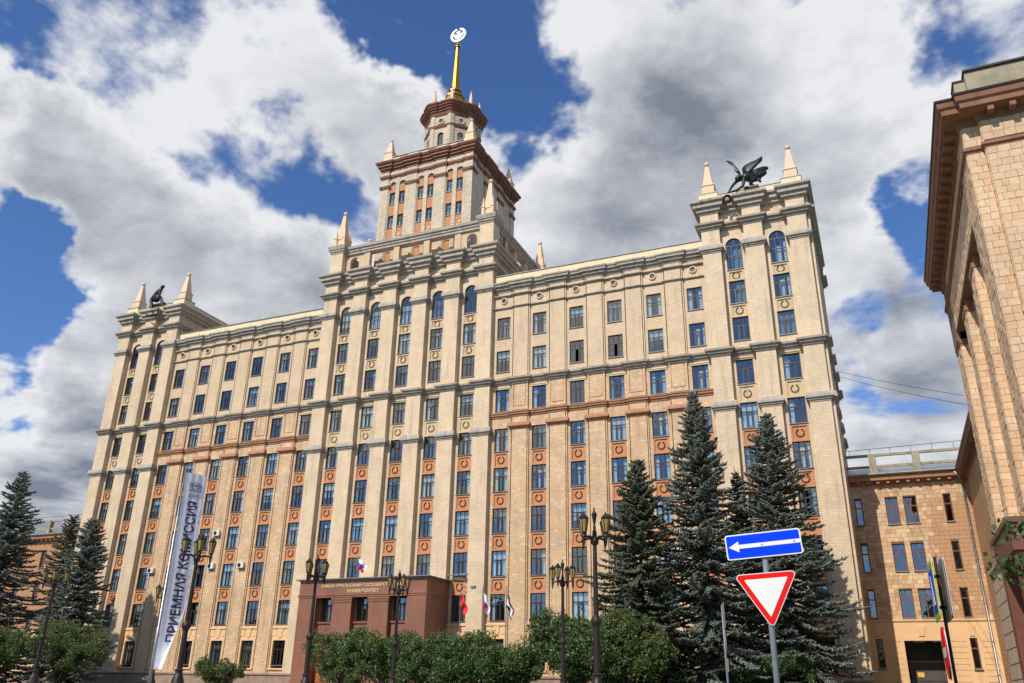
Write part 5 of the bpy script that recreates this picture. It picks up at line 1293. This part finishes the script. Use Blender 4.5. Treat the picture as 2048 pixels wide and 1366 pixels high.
def spruce(label, x, y, h, rb, seed, mat, z0=G0, bare=.05, cones=0, taper=.8, group='conifers before the buildings', dense=1., flat=0., name='spruce_tree'):
    rg = np.random.default_rng(seed); np.random.seed(seed)
    root = thing(name, label, 'tree', (x, y, z0), group)
    MB().tube([(0,0,-.3),(0,0,h*.4),(.05,0,h*.75),(0,0,h*.985)], [.012*h+.04,.009*h,.004*h,.015], 8).build('trunk', M['bark'], root, smooth=True)
    B = []; D = []; Ln = []; Rd = []; limbs = MB(); cb = []
    z = h*bare
    while z < h*.985:
        t = z/h; L = rb*(1-t)**taper*(1+.18*math.sin(z*2.3+seed)) + .12
        if t < .12: L *= .8+t
        nb = int((9 if t < .8 else 7)*dense); ph = rg.uniform(0, 6.28)
        for k in range(nb):
            az = ph+2*math.pi*k/nb+rg.normal(0,.16); l = L*(rg.uniform(.74,1.14) if rg.random() < .85 else rg.uniform(.4,.7)); e0 = math.radians(-16+34*t**1.4+rg.normal(0,7)); 
            c, s = math.cos(az), math.sin(az); st = .115+.035*(1-t); n = max(4, int(l/st)); q = np.linspace(.1, 1, n)
            sag = -.10*l*np.sin(q*math.pi*.62)*(1-t)*1.6 + .12*l*q**3*(1-t*.5)
            P = np.stack([c*l*q, s*l*q, z+math.tan(e0)*l*q+sag], 1)
            if l > .9 and k % 2 == 0: limbs.tube([(0,0,z), tuple(P[n//2]), tuple(P[-1])], [.018+.008*l,.014,.006], 4)
            wd = np.minimum(.62*l*(1-q)*1.25+.16, .30+.22*q*l**.3)*rg.uniform(.8,1.15,n)
            tang = np.gradient(P, axis=0); tang /= np.linalg.norm(tang, axis=1)[:,None]
            for side in (-1, 1):
                ang = math.radians(50)*side+rg.normal(0,.2,n); lat = np.stack([-s*np.ones(n), c*np.ones(n), np.zeros(n)], 1)
                d = tang*np.cos(ang)[:,None]+lat*np.sin(ang)[:,None]; d[:,2] += rg.normal(-.06,.14,n); d /= np.linalg.norm(d, axis=1)[:,None]
                # two short shoots along each side twig
                B.append(P); D.append(d); Ln.append(wd*.66); Rd.append(.062+.035*rg.random(n))
                P2 = P+d*(wd*.55)[:,None]; d2 = d+rg.normal(0,.35,(n,3)); d2 /= np.linalg.norm(d2, axis=1)[:,None]
                B.append(P2); D.append(d2); Ln.append(wd*.46); Rd.append(.055+.03*rg.random(n))
            d = tang+rg.normal(0,.28,(n,3)); d[:,2] += .18; d /= np.linalg.norm(d, axis=1)[:,None]
            B.append(P); D.append(d); Ln.append(.24+.12*rg.random(n)); Rd.append(.055+.025*rg.random(n))
            if cones and t > .62:
                for _ in range(cones): i = rg.integers(n//2, n); cb.append(P[i]+rg.normal(0,.05,3))
        z += (.30 if t < .7 else .24)*rg.uniform(.8,1.2)
    B.append(np.array([[0,0,h*.97]]*5)); dd = rg.normal(0,.25,(5,3)); dd[:,2] = 1; B[-1] = B[-1]; D.append(dd/np.linalg.norm(dd,axis=1)[:,None]); Ln.append(np.array([.8,.5,.5,.4,.4])*min(1,h/14)); Rd.append(np.full(5,.04))
    v, f = spindles(np.concatenate(B), np.concatenate(D), np.concatenate(Ln), np.concatenate(Rd))
    put('crown', np_mesh('crown', v, f, mat), root); limbs.build('branches', M['bark'], root)
    if cb:
        cb = np.array(cb); d = np.tile([0,0,-1.], (len(cb),1))+rg.normal(0,.15,(len(cb),3)); d /= np.linalg.norm(d,axis=1)[:,None]
        v, f = spindles(cb, d, np.full(len(cb),.2), np.full(len(cb),.045)); put('cones', np_mesh('cones', v, f, CONE), root, kind='stuff')
    return root
spruce('tallest dark spruce with brown cones at its tip, left of the road signs', 33.86, -14., 21.4, 5.8, 3, SPR_BLUE, cones=3, taper=1.0, dense=.9)
spruce('broad blue spruce right of the tallest one, before the corner pavilion', 38.5, -9.6, 20.3, 5.9, 5, SPR_BLUE, taper=.85, dense=.9)
spruce('smaller dark green spruce left of the tallest one, behind the lamp', 29.9, -16., 15.7, 5.4, 9, SPR_GREEN, taper=.85)
spruce('thin green pine between the two tall spruces', 35.6, -8., 16.4, 2.2, 12, SPR_GREEN, taper=.8, dense=.8, name='pine_tree')
spruce('tall blue spruce at the far left edge', -38.9, -12.5, 21.4, 6.2, 21, SPR_BLUE, taper=.8, dense=.78)
spruce('narrow blue spruce touching the left corner of the tall building', -32.2, -8., 16.6, 3.8, 24, SPR_BLUE, taper=.6)
spruce('loose dark pine before the rust-coloured link wing at left', -46.3, 1., 19.3, 3.6, 27, SPR_GREEN, taper=.5, dense=.6, name='pine_tree')

LEAF_A = leaf_mat('lilac_leaves', (.026,.062,.016), (.15,.215,.062), .22, .5)
LEAF_B = leaf_mat('olive_leaves', (.04,.07,.016), (.165,.20,.06), .25, .55)
LEAF_C = leaf_mat('dark_leaves', (.024,.056,.016), (.12,.185,.05), .2, .5)
def leaves(cent, size, rg, droop=.35):
    n = len(cent); d = rg.normal(0,1,(n,3)); d[:,2] -= droop; d /= np.linalg.norm(d,axis=1)[:,None]
    a = np.cross(d, rg.normal(0,1,(n,3))); a /= np.linalg.norm(a,axis=1)[:,None]; nn = np.cross(a, d)
    s = size*rg.uniform(.5,1.5,n)[:,None]
    v = np.stack([cent, cent+d*s*.5+a*s*.36+nn*s*.1, cent+d*s*1.05, cent+d*s*.5-a*s*.36+nn*s*.1], 1).reshape(-1,3)
    f = (np.array([(0,1,2),(0,2,3)])[None]+4*np.arange(n)[:,None,None]).reshape(-1,3)
    return v, f
def shrub(label, x, y, h, rx, ry, seed, mat, name='lilac_shrub', cat='shrub', low=.04, n_cl=90, per=130, size=.13, group='shrubs along the square', z0=G0, spiky=.15):
    rg = np.random.default_rng(seed); root = thing(name, label, cat, (x, y, z0), group)
    C = []; stems = MB(); cz = h*(.5+low/2); rz = h*(1-low)/2
    # lobes give the crown its uneven outline
    lobes = [(np.array([(q-3)/3*.62+rg.normal(0,.1), rg.normal(0,.35)]), rg.uniform(-.45,.42), rg.uniform(.38,.72)) for q in range(7)]
    tips = []
    for k in range(n_cl):
        (lx, ly), lz, lr = lobes[k % 7]; d = rg.normal(0,1,3); d /= np.linalg.norm(d); r = lr*rg.uniform(.55,1.)**.6
        c = np.array([lx+d[0]*r, ly+d[1]*r, lz+d[2]*r*.9]); q = np.linalg.norm(c*np.array([1,1,1.]))
        if q > 1.05: c *= 1.05/q
        c = np.array([c[0]*rx, c[1]*ry, cz+c[2]*rz]); c[2] = max(c[2], h*low)
        cr = rg.uniform(.3,.68)*min(1., h/3.5); m = int(per*rg.uniform(.6,1.3)*1.5); p = rg.normal(0,1,(m,3)); p /= np.linalg.norm(p,axis=1)[:,None]; p *= (rg.uniform(.3,1.,m)**.5)[:,None]*cr
        p[:,2] *= .8+spiky*rg.random(); C.append(c+p); tips.append(c)
    for k in range(14):                                  # stray shoots
        t0 = tips[rg.integers(len(tips))]
        if t0[2] < h*.55: continue
        d = np.array([rg.normal(0,.45), rg.normal(0,.45), 1.]); d /= np.linalg.norm(d); l = rg.uniform(.5,1.0)*min(1., h/4)
        q = t0+d[None]*np.linspace(.2,l+.3,18)[:,None]; C.append(q+rg.normal(0,.05,q.shape)); C.append(q+rg.normal(0,.05,q.shape)); stems.tube([tuple(t0), tuple(t0+d*(l+.3))], [.012,.004], 4)
    C = np.concatenate(C); v, f = leaves(C, size, rg); put('crown', np_mesh('crown', v, f, mat), root)
    for k in range(0, len(tips), 4):
        t = tips[k]; b = np.array([rg.normal(0,.12), rg.normal(0,.12), 0]); mid = b*.5+t*.5+np.array([0,0,.12*h])*0+rg.normal(0,.08,3); mid[2] = t[2]*.55
        stems.tube([tuple(b), tuple(mid), tuple(t)], [.035+.006*h,.025,.008], 5)
    stems.build('stems', M['bark'], root); return root
shrub('leafy shrub with a ragged top at the left end of the hedge before the portico', 4.4, -13., 5.2, 3.1, 2.0, 31, LEAF_A, n_cl=140)
shrub('rounded leafy shrub before the middle of the portico', 8.9, -14., 4.7, 3.6, 2.0, 32, LEAF_A, n_cl=170)
shrub('rounded leafy shrub before the right end of the portico', 13., -14.4, 4.6, 3.5, 2.0, 33, LEAF_A, n_cl=170)
shrub('lower leafy shrub under the three flagpoles', 16.7, -14.2, 4.2, 3.0, 1.8, 34, LEAF_A, n_cl=140)
shrub('low dense shrub at the right end of the hedge, right of the flags', 19.9, -14.2, 3.6, 2.7, 1.8, 35, LEAF_A, n_cl=120)
shrub('big leafy tree crown behind the nearest lamp, left of the spruces', 26.9, -21., 5.4, 2.7, 2.2, 36, LEAF_C, name='maple_tree', cat='tree', low=.1, n_cl=190, group='leafy trees')
shrub('lighter green bushy tree right of the nearest lamp', 30.0, -20.4, 5.4, 2.6, 2.2, 37, LEAF_B, name='maple_tree', cat='tree', low=.1, n_cl=190, group='leafy trees')
shrub('olive-green round tree below the narrow blue spruce at left', -22.6, -16.5, 6.2, 3.6, 2.8, 38, LEAF_B, name='willow_tree', cat='tree', low=.1, n_cl=230, size=.12, group='leafy trees')
shrub('olive-green bush at the far left edge below the tall spruce', -31.5, -16.5, 5.4, 4.2, 2.6, 39, LEAF_B, name='willow_tree', cat='tree', low=.05, n_cl=240, size=.12, group='leafy trees')
shrub('small pale bush beside the foot of the banner lamp', -1.7, -20., 2.3, 1.7, 1.4, 40, LEAF_B, name='small_bush', n_cl=60, size=.11)
shrub('dark green shrub under the spruces beside the give-way sign', 37.2, -14.5, 3.0, 3.0, 1.6, 41, LEAF_C, name='small_bush', n_cl=70, size=.11)

def edge_tree():
    """tree outside the frame whose branch tips reach in at the right edge"""
    rg = np.random.default_rng(77); root = thing('ash_tree', 'leafy branch tips of a tree reaching in at the right edge', 'tree', (50.2, -58.6, 1.1), 'leafy trees')
    o = np.array([50.2,-58.6,1.1]); m = MB(); m.tube([(0,0,-.2),(.05,0,1.6),(.1,0,3.4),(0,.1,5.5)], [.16,.13,.1,.05], 8); C = []
    tipsw = [(47.05,-57.8,4.25), (46.8,-57.75,3.68), (47.2,-57.8,3.5), (47.5,-57.9,4.0)] + [tuple(o+np.array([rg.uniform(-.9,2.2), rg.uniform(-1.8,1.8), rg.uniform(2.6,5.6)])) for _ in range(40)]
    for i, t in enumerate(tipsw):
        t = np.array(t)-o; b = np.array([.05,0,rg.uniform(2.,3.) if i < 4 else t[2]*.7]); mid = b*.5+t*.5+np.array([0,0,.25]); m.tube([tuple(b), tuple(mid), tuple(t)], [.04,.022,.006], 5)
        for q in np.linspace(.72 if i < 4 else .4, 1.02, 7 if i < 4 else 10):
            p = mid*(1-(q-.5)*2)+t*(q-.5)*2 if q > .5 else b*(1-2*q)+mid*2*q
            C.append(p+rg.normal(0,.09 if i < 4 else .2,(30,3)))
    v, f = leaves(np.concatenate(C), .095, rg, .8); put('crown', np_mesh('crown', v, f, LEAF_C), root); m.build('trunk', M['bark'], root)
edge_tree()

def add_reflection_trees():
    """unseen belt of trees added behind the viewer to darken the low reflections in the windows"""
    rg = np.random.default_rng(5); v = []; f = []; nx = 120
    for i in range(nx+1):
        x = -260+520*i/nx; h = 20+5*math.sin(i*.7)+rg.uniform(-4,4)
        v += [(x,-150+rg.uniform(-3,3),0),(x,-148+rg.uniform(-3,3),h*.6),(x,-154+rg.uniform(-2,2),h),(x,-166,h*.7),(x,-168,0)]
    for i in range(nx):
        for k in range(4): a = 5*i+k; f.append((a, a+5, a+6, a+1))
    o = MB().add(v, f).build('added_tree_belt', LEAF_C, kind='stuff'); o['label'] = 'unseen belt of trees behind the viewer, added to darken window reflections'
add_reflection_trees()  # out-of-view tree belt, added so the lower windows reflect something dark
